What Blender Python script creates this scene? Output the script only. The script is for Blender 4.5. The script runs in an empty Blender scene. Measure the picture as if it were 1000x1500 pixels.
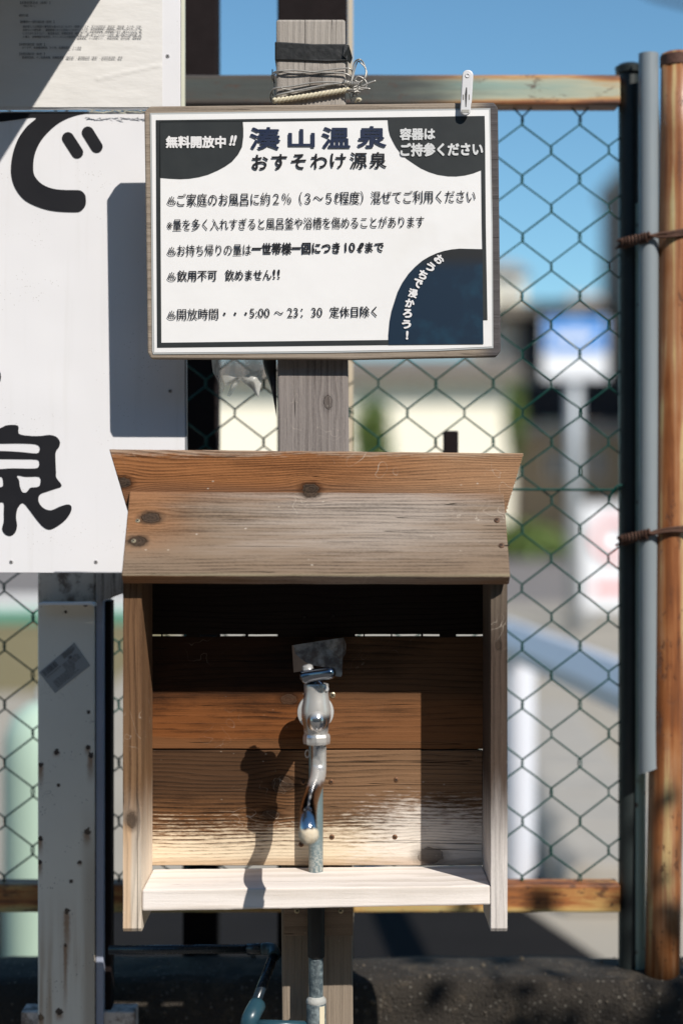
import bpy, bmesh, math, random
from mathutils import Vector, Matrix, noise as mn
random.seed(7)
R = math.radians
scene = bpy.context.scene
COL = scene.collection

# ------------------------------------------------------------------ camera, sky, sun, exposure
CAMY, CAMZ, FPX = -2.08, 1.2, 2500.0
cam_d = bpy.data.cameras.new('camera'); cam = bpy.data.objects.new('camera', cam_d); COL.objects.link(cam)
cam.location = (0, CAMY, CAMZ); cam.rotation_euler = (R(90), 0, 0)
cam_d.sensor_fit = 'VERTICAL'; cam_d.sensor_height = 36; cam_d.sensor_width = 24; cam_d.lens = 60
cam_d.clip_start = 0.05; cam_d.clip_end = 3000
cam_d.dof.use_dof = True; cam_d.dof.focus_distance = 2.06; cam_d.dof.aperture_fstop = 1.9
scene.camera = cam

SUNV = Vector((0.66, -1.0, 1.05)).normalized()          # towards the sun
W = bpy.data.worlds.new('World'); scene.world = W; W.use_nodes = True
wn = W.node_tree; bg = wn.nodes['Background']
sky = wn.nodes.new('ShaderNodeTexSky'); sky.sky_type = 'NISHITA'; sky.sun_disc = False
sky.sun_elevation = math.asin(SUNV.z); sky.sun_rotation = math.atan2(SUNV.x, SUNV.y)
sky.altitude = 0; sky.air_density = 1.0; sky.dust_density = 0.0; sky.ozone_density = 1.2
tint = wn.nodes.new('ShaderNodeMix'); tint.data_type = 'RGBA'; tint.blend_type = 'MULTIPLY'; tint.inputs[0].default_value = 1
tint.inputs[7].default_value = (0.64, 0.92, 1.0, 1); wn.links.new(sky.outputs[0], tint.inputs[6]); wn.links.new(tint.outputs[2], bg.inputs[0]); bg.inputs[1].default_value = 0.11
sl = bpy.data.lights.new('sun', 'SUN'); sun = bpy.data.objects.new('sun', sl); COL.objects.link(sun)
sl.energy = 5.0; sl.angle = R(0.5); sl.color = (1.0, 0.95, 0.87)
sun.rotation_euler = SUNV.to_track_quat('Z', 'Y').to_euler(); sun.location = (3, -4, 6)
vs = scene.view_settings; vs.view_transform = 'Standard'; vs.look = 'None'; vs.gamma = 1; vs.exposure = 0.12
vs.use_curve_mapping = False

# ------------------------------------------------------------------ helpers
def P(px, py, Y):
    d = Y - CAMY
    return Vector(((px - 500) / FPX * d, Y, CAMZ - (py - 750) / FPX * d))
def GP(px, py, z=0.0):
    d = (CAMZ - z) * FPX / (py - 750)
    return Vector(((px - 500) / FPX * d, CAMY + d, z))
def XY(px, Y): return (px - 500) / FPX * (Y - CAMY)
def ZY(py, Y): return CAMZ - (py - 750) / FPX * (Y - CAMY)

class NB:
    """small node builder"""
    def __init__(s, name):
        s.m = bpy.data.materials.new(name); s.m.use_nodes = True
        s.t = s.m.node_tree; s.n = s.t.nodes; s.l = s.t.links
        s.b = s.n['Principled BSDF']
    def put(s, sock, v):
        if v is None: return
        if isinstance(v, bpy.types.NodeSocket): s.l.new(v, sock)
        elif isinstance(v, (tuple, list)) and len(v) == 3 and sock.type == 'RGBA': sock.default_value = (*v, 1)
        else: sock.default_value = v
    def M(s, op, a, b=0.5, c=None, clamp=False):
        n = s.n.new('ShaderNodeMath'); n.operation = op; n.use_clamp = clamp
        s.put(n.inputs[0], a); s.put(n.inputs[1], b)
        if c is not None: s.put(n.inputs[2], c)
        return n.outputs[0]
    def mix(s, f, a, b, kind='MIX'):
        n = s.n.new('ShaderNodeMix'); n.data_type = 'RGBA'; n.blend_type = kind; n.clamp_factor = True
        s.put(n.inputs[0], f); s.put(n.inputs[6], a); s.put(n.inputs[7], b); return n.outputs[2]
    def ss(s, v, lo, hi):
        n = s.n.new('ShaderNodeMapRange'); n.interpolation_type = 'SMOOTHSTEP'
        s.put(n.inputs[0], v); n.inputs[1].default_value = lo; n.inputs[2].default_value = hi
        if lo > hi:
            n.inputs[1].default_value = hi; n.inputs[2].default_value = lo
            n.inputs[3].default_value = 1; n.inputs[4].default_value = 0
        return n.outputs[0]
    def coord(s, kind='Object'):
        if kind == 'UV': return s.n.new('ShaderNodeTexCoord').outputs['UV']
        return s.n.new('ShaderNodeTexCoord').outputs[kind]
    def sep(s, v):
        n = s.n.new('ShaderNodeSeparateXYZ'); s.l.new(v, n.inputs[0]); return n.outputs
    def comb(s, x, y, z=0.0):
        n = s.n.new('ShaderNodeCombineXYZ'); s.put(n.inputs[0], x); s.put(n.inputs[1], y); s.put(n.inputs[2], z); return n.outputs[0]
    def scale(s, v, sc):
        n = s.n.new('ShaderNodeMapping'); s.l.new(v, n.inputs[0]); n.inputs['Scale'].default_value = sc; return n.outputs[0]
    def noise(s, v, sc=1.0, det=3, rough=0.55, dist=0.0):
        n = s.n.new('ShaderNodeTexNoise'); s.l.new(v, n.inputs['Vector']); n.inputs['Scale'].default_value = sc
        n.inputs['Detail'].default_value = det; n.inputs['Roughness'].default_value = rough
        n.inputs['Distortion'].default_value = dist; return n.outputs[0]
    def vor(s, v, sc, feat='F1'):
        n = s.n.new('ShaderNodeTexVoronoi'); s.l.new(v, n.inputs['Vector']); n.inputs['Scale'].default_value = sc
        n.feature = feat; return n.outputs
    def ramp(s, f, stops):
        n = s.n.new('ShaderNodeValToRGB'); s.put(n.inputs[0], f); e = n.color_ramp.elements
        while len(e) < len(stops): e.new(0.5)
        for k, (p, c) in enumerate(stops): e[k].position = p; e[k].color = (*c, 1)
        return n.outputs[0]
    def bump(s, h, dist, strength=1.0, prev=None):
        n = s.n.new('ShaderNodeBump'); n.inputs['Distance'].default_value = dist; n.inputs['Strength'].default_value = strength
        s.l.new(h, n.inputs['Height'])
        if prev is not None: s.l.new(prev, n.inputs['Normal'])
        return n.outputs[0]
    def out(s, col, rough=0.6, metal=0.0, normal=None, **kw):
        s.put(s.b.inputs['Base Color'], col); s.put(s.b.inputs['Roughness'], rough); s.put(s.b.inputs['Metallic'], metal)
        if normal is not None: s.l.new(normal, s.b.inputs['Normal'])
        for k, v in kw.items(): s.put(s.b.inputs[k.replace('_', ' ')], v)
        return s.m

def wood(name, dark, light, ring=170, seed=0.0, knots=(), layers=(), fiber=0.45, contrast=0.8, wave=0.010, rough=0.75,
         bump=0.0009, specks=0.35, ks=1.0, mottle=0.9):
    """UV is in metres: u along the grain, v across"""
    s = NB(name); uv = s.coord('UV'); o = s.sep(uv)
    u, v = o[0], o[1]
    so = s.comb(s.M('ADD', u, seed), v, seed)
    w1 = s.noise(s.scale(so, (2.2, 9, 1)), 1, 2)
    f = s.M('ADD', v, s.M('MULTIPLY', s.M('SUBTRACT', w1, 0.5), wave * 4))
    kd = None; kcol = None
    for (ku, kv, kr) in knots:
        du = s.M('MULTIPLY', s.M('SUBTRACT', u, ku), 0.62 / kr); dv = s.M('DIVIDE', s.M('SUBTRACT', v, kv), kr)
        wob = s.M('MULTIPLY', s.M('SUBTRACT', s.noise(so, 0.9 / kr, 4, 0.7), 0.5), 1.0)
        d2 = s.M('ADD', s.M('MULTIPLY', du, du), s.M('MULTIPLY', dv, dv))
        d = s.M('ADD', s.M('SQRT', d2), wob)
        g = s.M('EXPONENT', s.M('MULTIPLY', d2, -0.22))
        f = s.M('SUBTRACT', f, s.M('MULTIPLY', s.M('MULTIPLY', s.M('SUBTRACT', v, kv), g), 0.85))
        kd = d if kd is None else s.M('MINIMUM', kd, d)
    ph = s.M('ADD', s.M('MULTIPLY', f, ring), s.M('MULTIPLY', s.noise(s.scale(so, (3, 40, 1)), 1, 2), 1.3))
    saw = s.M('FRACT', ph)
    band = s.M('MULTIPLY', s.ss(saw, 0.25, 0.85), s.ss(saw, 1.0, 0.9))
    amp = s.ss(s.noise(s.scale(so, (2, 22, 1)), 1, 3), 0.3, 0.7)
    band = s.M('MULTIPLY', band, s.M('ADD', s.M('MULTIPLY', amp, 0.7), 0.3))
    fib = s.noise(s.scale(so, (18, 1100, 1)), 1, 3, 0.6)
    fib2 = s.noise(s.scale(so, (9, 330, 1)), 1, 4, 0.72)
    grit = s.noise(s.scale(so, (260, 520, 1)), 1, 4, 0.75)
    blot = s.noise(s.scale(so, (5, 16, 1)), 1, 4, 0.6)
    t = s.M('ADD', s.M('MULTIPLY', band, contrast), s.M('MULTIPLY', s.M('SUBTRACT', fib, 0.5), fiber * 1.4))
    t = s.M('ADD', t, s.M('MULTIPLY', s.M('SUBTRACT', fib2, 0.5), fiber * 1.6))
    t = s.M('ADD', t, s.M('MULTIPLY', s.M('SUBTRACT', grit, 0.5), fiber * 0.9))
    t = s.M('ADD', t, s.M('MULTIPLY', s.M('SUBTRACT', blot, 0.5), mottle), clamp=True)
    col = s.mix(t, light, dark)
    for L in layers:
        ax = u if L['axis'] == 'u' else v
        n1 = s.noise(s.scale(so, L.get('ns', (6, 30, 1))), 1, 4, 0.6)
        a = s.M('ADD', ax, s.M('MULTIPLY', s.M('SUBTRACT', n1, 0.5), L.get('amt', 0.03)))
        mk = s.ss(a, L['a'], L['b'])
        if 'a2' in L:
            ax2 = v if L['axis'] == 'u' else u
            a2 = s.M('ADD', ax2, s.M('MULTIPLY', s.M('SUBTRACT', n1, 0.5), L.get('amt2', 0.08)))
            mk = s.M('MULTIPLY', mk, s.ss(a2, L['a2'], L['b2']))
        if 'c2' in L:
            ax2 = v if L['axis'] == 'u' else u
            mk = s.M('MULTIPLY', mk, s.ss(s.M('ADD', ax2, s.M('MULTIPLY', s.M('SUBTRACT', n1, 0.5), L.get('amt2', 0.08))), L['c2'], L['d2']))
        if L.get('streak'):
            st = s.noise(s.scale(so, (45, 300, 1)), 1, 5, 0.78)
            st = s.M('ADD', s.M('MULTIPLY', s.M('SUBTRACT', st, 0.5), L.get('sk', 2.6)), s.M('MULTIPLY', s.M('SUBTRACT', 0.5, band), 0.35))
            mk = s.M('MULTIPLY', s.ss(s.M('ADD', mk, st), 0.30, 1.05), s.ss(mk, 0.0, 0.15))
        mk = s.M('MULTIPLY', mk, L.get('s', 1.0))
        c2 = s.mix(s.M('MULTIPLY', t, L.get('keep', 0.5)), L['c'], tuple(x * L.get('kd', 0.5) for x in L['c']))
        col = s.mix(mk, col, c2)
    h = s.M('ADD', s.M('ADD', s.M('MULTIPLY', band, 0.5), s.M('MULTIPLY', fib2, -0.8)), s.M('MULTIPLY', grit, -0.4))
    if kd is not None:
        rings = s.M('ADD', s.M('ADD', s.M('MULTIPLY', s.M('SINE', s.M('MULTIPLY', kd, 17)), 0.16), 0.4), s.M('MULTIPLY', s.M('SUBTRACT', grit, 0.5), 1.6), clamp=True)
        kc = s.mix(rings, (0.015, 0.010, 0.008), (0.105, 0.070, 0.048))
        col = s.mix(s.M('MULTIPLY', s.ss(kd, 1.9, 0.95), ks * .8), col, tuple(x * 0.8 for x in dark))
        col = s.mix(s.M('MULTIPLY', s.ss(kd, 1.05, 0.85), ks), col, kc)
        h = s.M('SUBTRACT', h, s.M('MULTIPLY', s.ss(s.M('ABSOLUTE', s.M('SUBTRACT', kd, 1.0)), 0.12, 0.0), 0.8))
    # long drying cracks and pale scuffs
    ck = s.noise(s.scale(so, (1.6, 130, 1)), 1, 1, 0.4)
    crack = s.ss(s.M('ABSOLUTE', s.M('SUBTRACT', ck, 0.33)), 0.006, 0.0)
    col = s.mix(s.M('MULTIPLY', crack, 0.75), col, tuple(x * 0.25 for x in dark))
    sp = s.vor(s.scale(so, (60, 95, 1)), 1)[0]
    spn = s.M('MULTIPLY', s.ss(sp, 0.11, 0.05), s.ss(s.noise(so, 14, 2), 0.52, 0.62))
    sc1 = s.noise(s.scale(so, (26, 34, 1)), 1, 1, 0.3, 1.6)
    scr = s.M('MULTIPLY', s.ss(s.M('ABSOLUTE', s.M('SUBTRACT', sc1, 0.5)), 0.006, 0.001), s.ss(s.noise(so, 9, 2), 0.56, 0.64))
    col = s.mix(s.M('MULTIPLY', s.M('MAXIMUM', spn, scr), specks), col, (0.6, 0.53, 0.45))
    h = s.M('SUBTRACT', h, s.M('MULTIPLY', crack, 1.5))
    nb = s.bump(h, bump, 1.0)
    return s.out(col, rough, 0, nb, Specular_IOR_Level=0.12)

def plain(name, c, rough=0.5, metal=0.0, var=0.12, vs_=12, bump=0.0, bs=300, **kw):
    s = NB(name); o = s.coord()
    n = s.noise(o, vs_, 4, 0.6)
    col = s.mix(n, tuple(x * (1 - var) for x in c), tuple(min(1, x * (1 + var)) for x in c))
    nb = s.bump(s.noise(o, bs, 3), bump) if bump else None
    r = s.M('ADD', s.M('MULTIPLY', s.M('SUBTRACT', s.noise(o, vs_ * 3, 3), 0.5), 0.25), rough)
    return s.out(col, r, metal, nb, **kw)

def rusty(name, stops, sc, rough=0.65, spots=0.5, seed=0.0, grad=None, bump=0.0006):
    s = NB(name); o = s.coord(); 
    v = s.scale(o, sc)
    n = s.noise(v, 1, 5, 0.62, 0.25)
    n = s.M('ADD', n, s.M('MULTIPLY', s.M('SUBTRACT', s.noise(o, 9, 3), 0.5), 0.35))
    if grad:
        ax = s.sep(o)[grad[0]]
        n = s.M('ADD', n, s.M('MULTIPLY', s.ss(ax, grad[1], grad[2]), grad[3]))
    col = s.ramp(s.ss(n, 0.25, 0.75), stops)
    fine = s.noise(o, 420, 3, 0.7)
    col = s.mix(s.M('MULTIPLY', fine, 0.35), col, (0.10, 0.045, 0.02))
    vo = s.vor(o, 85)[0]
    m = s.M('MULTIPLY', s.ss(vo, 0.2, 0.1), s.ss(s.noise(o, 22, 2), 0.5, 0.6))
    col = s.mix(s.M('MULTIPLY', m, spots), col, (0.05, 0.022, 0.012))
    fk = s.noise(s.scale(o, (1, 1, .45)), 75, 6, .75); fkm = s.M('MULTIPLY', s.ss(fk, .57, .60), s.ss(s.noise(o, 11, 3), .46, .56))
    col = s.mix(s.M('MULTIPLY', fkm, .75), col, (0.085, 0.030, 0.012))
    nb = s.bump(s.M('SUBTRACT', s.M('ADD', n, s.M('MULTIPLY', fine, 0.4)), s.M('MULTIPLY', fkm, .8)), bump)
    return s.out(col, rough, 0, nb)

# ---- meshes
def finish(me, smooth=False):
    if smooth:
        for p in me.polygons: p.use_smooth = True
    me.update(); return me
def wpos(o):
    v = Vector((0, 0, 0))
    while o is not None: v = v + o.location; o = o.parent
    return v
def obj(name, me, mat=None, parent=None, loc=None, **props):
    o = bpy.data.objects.new(name, me); COL.objects.link(o)
    if me is not None:
        me.name = name
        if mat is not None: me.materials.clear(); me.materials.append(mat)
    if parent is not None:
        o.parent = parent; o.location = -wpos(parent)
        if loc is not None: o.location = Vector(loc) - wpos(parent)
    elif loc is not None: o.location = loc
    for k, v in props.items(): o[k] = v
    return o
def thing(name, label, cat, loc, group=None):
    o = bpy.data.objects.new(name, None); COL.objects.link(o); o.location = loc; o.empty_display_size = 0.05
    o['label'] = label; o['category'] = cat
    if group: o['group'] = group
    return o
def tag(o, label, cat, group=None):
    o['label'] = label; o['category'] = cat
    if group: o['group'] = group
    return o
def bevel(o, w=0.0015, seg=2):
    m = o.modifiers.new('bevel', 'BEVEL'); m.width = w; m.segments = seg; m.limit_method = 'ANGLE'; m.angle_limit = R(35)
    return o
def uvproj(me, a, b):
    a = Vector(a).normalized(); b = Vector(b).normalized(); n = a.cross(b)
    l = me.uv_layers.new(name='grain') if not me.uv_layers else me.uv_layers[0]
    for p in me.polygons:
        for li in p.loop_indices:
            c = me.vertices[me.loops[li].vertex_index].co
            l.data[li].uv = (c.dot(a) + (c.dot(n) if abs(p.normal.dot(a)) > 0.7 else 0), c.dot(b) + (c.dot(n) if abs(p.normal.dot(n)) < 0.7 else 0))
def prism(pts, vec, cuts=0, cutdir=None, jit=0.0):
    """polygon of world points extruded by vec"""
    bm = bmesh.new(); vec = Vector(vec)
    f = [bm.verts.new(p) for p in pts]; k = [bm.verts.new(Vector(p) + vec) for p in pts]
    bm.faces.new(f); bm.faces.new(k[::-1]); n = len(pts)
    for i in range(n): bm.faces.new((f[i], k[i], k[(i + 1) % n], f[(i + 1) % n]))
    if cuts:
        cd = Vector(cutdir).normalized()
        ed = [e for e in bm.edges if abs((e.verts[0].co - e.verts[1].co).normalized().dot(cd)) > 0.8]
        bmesh.ops.subdivide_edges(bm, edges=ed, cuts=cuts, use_grid_fill=True)
        if jit:
            for v in bm.verts:
                q = v.co
                v.co = q + jit * (mn.noise_vector(q * 23) + 0.5 * mn.noise_vector(q * 90 + Vector((5, 5, 5))))
    bmesh.ops.recalc_face_normals(bm, faces=bm.faces)
    me = bpy.data.meshes.new('m'); bm.to_mesh(me); bm.free(); return me
def box(x0, x1, y0, y1, z0, z1):
    return prism([(x0, y0, z0), (x1, y0, z0), (x1, y0, z1), (x0, y0, z1)], (0, y1 - y0, 0))
def tube(path, rad, sides=10, caps=True, closed=False):
    path = [Vector(p) for p in path]; n = len(path)
    if not isinstance(rad, (list, tuple)): rad = [rad] * n
    bm = bmesh.new(); rings = []
    t0 = (path[1] - path[0]).normalized()
    nrm = t0.orthogonal().normalized()
    for i, p in enumerate(path):
        t = (path[min(i + 1, n - 1)] - path[max(i - 1, 0)]).normalized()
        nrm = (nrm - t * nrm.dot(t))
        nrm = nrm.normalized() if nrm.length > 1e-6 else t.orthogonal().normalized()
        b = t.cross(nrm)
        rings.append([bm.verts.new(p + rad[i] * (math.cos(a) * nrm + math.sin(a) * b)) for a in [2 * math.pi * k / sides for k in range(sides)]])
    for i in range(n - 1):
        for k in range(sides):
            bm.faces.new((rings[i][k], rings[i][(k + 1) % sides], rings[i + 1][(k + 1) % sides], rings[i + 1][k]))
    if caps: bm.faces.new(rings[0][::-1]); bm.faces.new(rings[-1])
    me = bpy.data.meshes.new('m'); bm.to_mesh(me); bm.free(); return finish(me, sides > 5)
def crom(pts, n=8):
    P_ = [Vector(p) for p in pts]; P_ = [2 * P_[0] - P_[1]] + P_ + [2 * P_[-1] - P_[-2]]; out = []
    for i in range(1, len(P_) - 2):
        for k in range(n):
            t = k / n; a, b, c, d = P_[i - 1:i + 3]
            out.append(0.5 * ((2 * b) + (c - a) * t + (2 * a - 5 * b + 4 * c - d) * t * t + (3 * b - a - 3 * c + d) * t ** 3))
    out.append(P_[-2]); return out
def lathe(prof, base, axis=(0, 0, 1), sides=28, hexsec=None):
    """prof: (radius, height along axis)"""
    ax = Vector(axis).normalized(); n = ax.orthogonal().normalized(); b = ax.cross(n); base = Vector(base)
    bm = bmesh.new(); rings = []
    for (r, h) in prof:
        rings.append([bm.verts.new(base + ax * h + max(r, 1e-5) * (math.cos(a) * n + math.sin(a) * b)) for a in [2 * math.pi * k / sides for k in range(sides)]])
    for i in range(len(prof) - 1):
        for k in range(sides):
            bm.faces.new((rings[i][k], rings[i][(k + 1) % sides], rings[i + 1][(k + 1) % sides], rings[i + 1][k]))
    bm.faces.new(rings[0][::-1]); bm.faces.new(rings[-1])
    bmesh.ops.recalc_face_normals(bm, faces=bm.faces)
    me = bpy.data.meshes.new('m'); bm.to_mesh(me); bm.free(); finish(me, sides > 8)
    if sides > 8:
        me.set_sharp_from_angle(angle=R(40))
    return me
def join(mes):
    bm = bmesh.new()
    for m in mes: bm.from_mesh(m)
    me = bpy.data.meshes.new('m'); bm.to_mesh(me); bm.free(); return me
def smooth_closed(pts, n=4):
    m = len(pts); out = []
    for i in range(m):
        a, b, c, d = [Vector((*pts[(i + k - 1) % m], 0)) for k in range(4)]
        for k in range(n):
            t = k / n
            q = 0.5 * ((2 * b) + (c - a) * t + (2 * a - 5 * b + 4 * c - d) * t * t + (3 * b - a - 3 * c + d) * t ** 3)
            out.append((q.x, q.y))
    return out
def flat_shape(loops, Y, th=0.0004):
    """filled flat print: pixel loops (first outer, others holes) on the plane Y"""
    cu = bpy.data.curves.new('c', 'CURVE'); cu.dimensions = '2D'; cu.fill_mode = 'BOTH'; cu.extrude = th / 2
    for lp in loops:
        sp = cu.splines.new('POLY'); sp.points.add(len(lp) - 1); sp.use_cyclic_u = True
        for i, (x, y) in enumerate(lp): sp.points[i].co = (XY(x, Y), ZY(y, Y), 0, 1)
    me = curve_mesh(cu)
    for v in me.vertices: x, z, y = v.co; v.co = (x, Y - y, z)
    me.update(); return me
def curve_mesh(cu):
    o = bpy.data.objects.new('tmp', cu); COL.objects.link(o)
    bpy.context.view_layer.update()
    dg = bpy.context.evaluated_depsgraph_get()
    me = bpy.data.meshes.new_from_object(o.evaluated_get(dg))
    bpy.data.objects.remove(o); bpy.data.curves.remove(cu)
    return me
def text_mesh(body, x0, x1, yc, h, Y, slope=0.0, bold=0.0, shear=0.0, rot=None, th=0.0003, res=3):
    """text whose box runs px x0..x1, centred on line yc (px at x0), height h px, baseline rising by slope px per px"""
    cu = bpy.data.curves.new('t', 'FONT'); cu.body = body; cu.resolution_u = res; cu.extrude = 0; cu.shear = shear
    me = curve_mesh(cu)
    if bold > 0:            # heavier stroke: stacked copies of the glyphs, each a hair further out
        nc = 8 if bold > .02 else 3; bm = bmesh.new()
        for k in range(nc):
            m2 = me.copy(); a = 2 * math.pi * k / nc + .3
            m2.transform(Matrix.Translation((bold * math.cos(a), bold * math.sin(a), k * .01))); bm.from_mesh(m2); bpy.data.meshes.remove(m2)
        bm.to_mesh(me); bm.free()
    xs = [v.co.x for v in me.vertices]; ys = [v.co.y for v in me.vertices]
    ax, bx, ay, by = min(xs), max(xs), min(ys), max(ys)
    for v in me.vertices:
        fx = (v.co.x - ax) / (bx - ax); fy = (v.co.y - ay) / (by - ay) - 0.5
        if rot is None:
            px = x0 + fx * (x1 - x0); py = yc - fy * h - slope * (px - x0)
        else:
            cx, cy = (x0 + x1) / 2, yc; lx = (fx - 0.5) * (x1 - x0); ly = -fy * h
            px = cx + lx * math.cos(rot) - ly * math.sin(rot); py = cy + lx * math.sin(rot) + ly * math.cos(rot)
        v.co = P(px, py, Y - v.co.z * .002)
    # face the camera
    me.update()
    bm = bmesh.new(); bm.from_mesh(me)
    for f in bm.faces:
        if f.normal.y > 0: f.normal_flip()
    bm.to_mesh(me); bm.free(); me.update(); return me
def kn(px, py, r, Y, a, b):
    p = P(px, py, Y); return (p.dot(Vector(a).normalized()), p.dot(Vector(b).normalized()), r * (Y - CAMY) / FPX)

X_, Y_, Z_ = Vector((1, 0, 0)), Vector((0, 1, 0)), Vector((0, 0, 1))

# ------------------------------------------------------------------ shared materials
M_white = plain('white_panel', (0.74, 0.73, 0.75), 0.33, var=0.05, vs_=4, bump=0.0001, bs=60)
s = NB('weathered_white_panel'); o_ = s.coord()
c_ = s.mix(s.noise(o_, 4, 4, .6), (0.70, 0.69, 0.71), (0.775, 0.765, 0.785))
c_ = s.mix(s.M('MULTIPLY', s.ss(s.noise(s.scale(o_, (70, 70, 2.5)), 1, 4, .6), .52, .8), .22), c_, (0.52, 0.50, 0.47))
c_ = s.mix(s.M('MULTIPLY', s.ss(s.vor(o_, 260)[0], .16, .06), s.ss(s.noise(o_, 14, 3), .54, .62)), c_, (0.30, 0.27, 0.24))
M_white = s.out(c_, s.M('ADD', s.M('MULTIPLY', s.noise(o_, 12, 3), .3), .22), 0, s.bump(s.noise(o_, 5, 2), .004))
M_black = plain('black_print', (0.010, 0.010, 0.013), 0.55, var=0.2, Specular_IOR_Level=0.25)
M_green = plain('green_pvc_wire', (0.003, 0.050, 0.040), 0.5, var=0.35, vs_=60, Specular_IOR_Level=0.2)
M_darksteel = plain('dark_brown_steel', (0.011, 0.007, 0.007), 0.8, var=0.4, vs_=30, Specular_IOR_Level=0.15)
M_screw = plain('screw_metal', (0.45, 0.38, 0.26), 0.4, 0.8, var=0.3, vs_=400)
M_slot = plain('screw_slot', (0.02, 0.015, 0.01), 0.8)

def screw(px, py, Y, rpx, parent, mat=None, n=(0, -1, 0)):
    r = rpx * (Y - CAMY) / FPX; n = Vector(n).normalized()
    c = P(px, py, Y)
    s = obj('screw', lathe([(r, -0.002), (r, 0.0003), (r * 0.8, 0.0009), (0.0, 0.0011)], c, n, 14), mat or M_screw, parent)
    a = n.orthogonal().normalized(); b = n.cross(a)
    ms = []
    for (d1, d2) in ((a, b), (b, a)):
        q = c + n * 0.0009
        ms.append(prism([q - d1 * r * .62 - d2 * r * .13, q + d1 * r * .62 - d2 * r * .13, q + d1 * r * .62 + d2 * r * .13, q - d1 * r * .62 + d2 * r * .13], n * 0.0005))
    obj('screw_slot', join(ms), M_slot, s)
    return s

# ================================================================== THE SETTING
s = NB('beige_concrete_ground'); o_ = s.coord()
c_ = s.mix(s.noise(o_, 1.5, 5, 0.65), (0.33, 0.29, 0.235), (0.46, 0.41, 0.34))
c_ = s.mix(s.M('MULTIPLY', s.noise(o_, 60, 3, 0.7), 0.4), c_, (0.22, 0.2, 0.17))
M_ground = s.out(c_, 0.9, 0, s.bump(s.noise(o_, 120, 3), 0.002), Specular_IOR_Level=0.1)
g = obj('ground', prism([(-900, 2500, 0), (-900, -300, 0), (900, -300, 0), (900, 2500, 0)], (0, 0, -0.5)), M_ground); g['kind'] = 'structure'
M_asph = plain('pale_asphalt', (0.20, 0.18, 0.17), 0.9, var=0.2, vs_=1.2, Specular_IOR_Level=0.1)
r_ = obj('road', prism([(-60, 20, 0.004), (60, 20, 0.004), (60, 43, 0.004), (-60, 43, 0.004)][::-1], (0, 0, -0.003)), M_asph); r_['kind'] = 'structure'
M_field = plain('dry_grass_verge', (0.19, 0.15, 0.065), 0.95, var=0.35, vs_=3)
r_ = obj('verge', prism([(-14, 9.2, 0.008), (-1.6, 9.2, 0.008), (-1.6, 17.2, 0.008), (-14, 17.2, 0.008)], (0, 0, -0.003)), M_field); r_['kind'] = 'structure'
M_shade = plain('painted_shade_patch', (0.016, 0.015, 0.015), 0.95, var=.3, vs_=4, Specular_IOR_Level=0.05)
r_ = obj('ground_shade', prism([GP(-300, 1460, .004), GP(915, 1430, .004), GP(752, 1318, .004), GP(-300, 1318, .004)], (0, 0, -.003)), M_shade); r_['kind'] = 'structure'  # dark sheet standing in for the shade on the ground below the shelter
M_pave = plain('front_pavement', (0.17, 0.155, 0.135), 0.9, var=0.15, vs_=2)
r_ = obj('pavement', prism([(-25, -20, 0.28), (25, -20, 0.28), (25, 0.205, 0.28), (-25, 0.205, 0.28)], (0, 0, -0.26)), M_pave); r_['kind'] = 'structure'

# ------------------------------------------------------------------ distant buildings and street
M_cream = plain('cream_render', (0.84, 0.77, 0.62), 0.85, var=0.04, vs_=1)
M_tan = plain('tan_render', (0.42, 0.33, 0.23), 0.85, var=0.15, vs_=0.8)
M_pink = plain('pale_pink_render', (0.62, 0.5, 0.42), 0.85, var=0.08, vs_=0.6)
M_brownw = plain('brown_render', (0.17, 0.125, 0.105), 0.85, var=0.08, vs_=0.6)
M_roofg = plain('grey_brown_roof', (0.17, 0.145, 0.12), 0.8, var=0.2, vs_=2)
M_roofl = plain('pale_roof', (0.36, 0.34, 0.32), 0.7, var=0.1, vs_=1)
M_dark = plain('dark_opening', (0.02, 0.018, 0.022), 0.8)
M_glass = plain('window_glass', (0.05, 0.07, 0.09), 0.1)
M_wpaint = plain('white_paint', (0.78, 0.78, 0.8), 0.4, var=0.04)

def window(parent, x0, x1, z0, z1, y, frame=M_wpaint):
    w = obj('window', prism([(x0, y - 0.06, z0), (x1, y - 0.06, z0), (x1, y - 0.06, z1), (x0, y - 0.06, z1)], (0, 0.05, 0)), frame, parent)
    m = (x0 + x1) / 2
    for a, b in ((x0 + .07, m - .03), (m + .03, x1 - .07)):
        obj('pane', box(a, b, y - 0.075, y - 0.05, z0 + .07, z1 - .07), M_glass, w)

def pbox(px0, px1, py0, py1, Y0, Y1):
    return box(XY(px0, Y0), XY(px1, Y0), Y0, Y1, ZY(py1, Y0), ZY(py0, Y0))

# unseen building added behind the viewer to cut the sky light on the fence
h = thing('building', 'long dark timber building added unseen behind the viewer to block sky light', 'building', (-2, -9.5, .28))
M_unseen_timber = plain('unseen_building_boards', (0.30, 0.27, 0.23), 0.8, var=.3, vs_=3)
obj('wall', box(-24, 22, -16, -9, .28, 5.4), M_unseen_timber, h)
obj('roof', prism([(-24.5, -8.3, 5.25), (-24.5, -8.3, 5.4), (-24.5, -12.5, 6.7), (-24.5, -16.7, 5.4), (-24.5, -16.7, 5.25)], (47, 0, 0)), M_roofg, h)
for k in range(9):
    for z in (1.2, 3.5):
        w = obj('window', box(-21 + k * 4.8, -18.6 + k * 4.8, -8.995, -8.93, z, z + 1.4), M_dark, h)
        obj('pane', box(-20.9 + k * 4.8, -18.7 + k * 4.8, -8.925, -8.9, z + .1, z + 1.3), M_glass, w)
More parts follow.
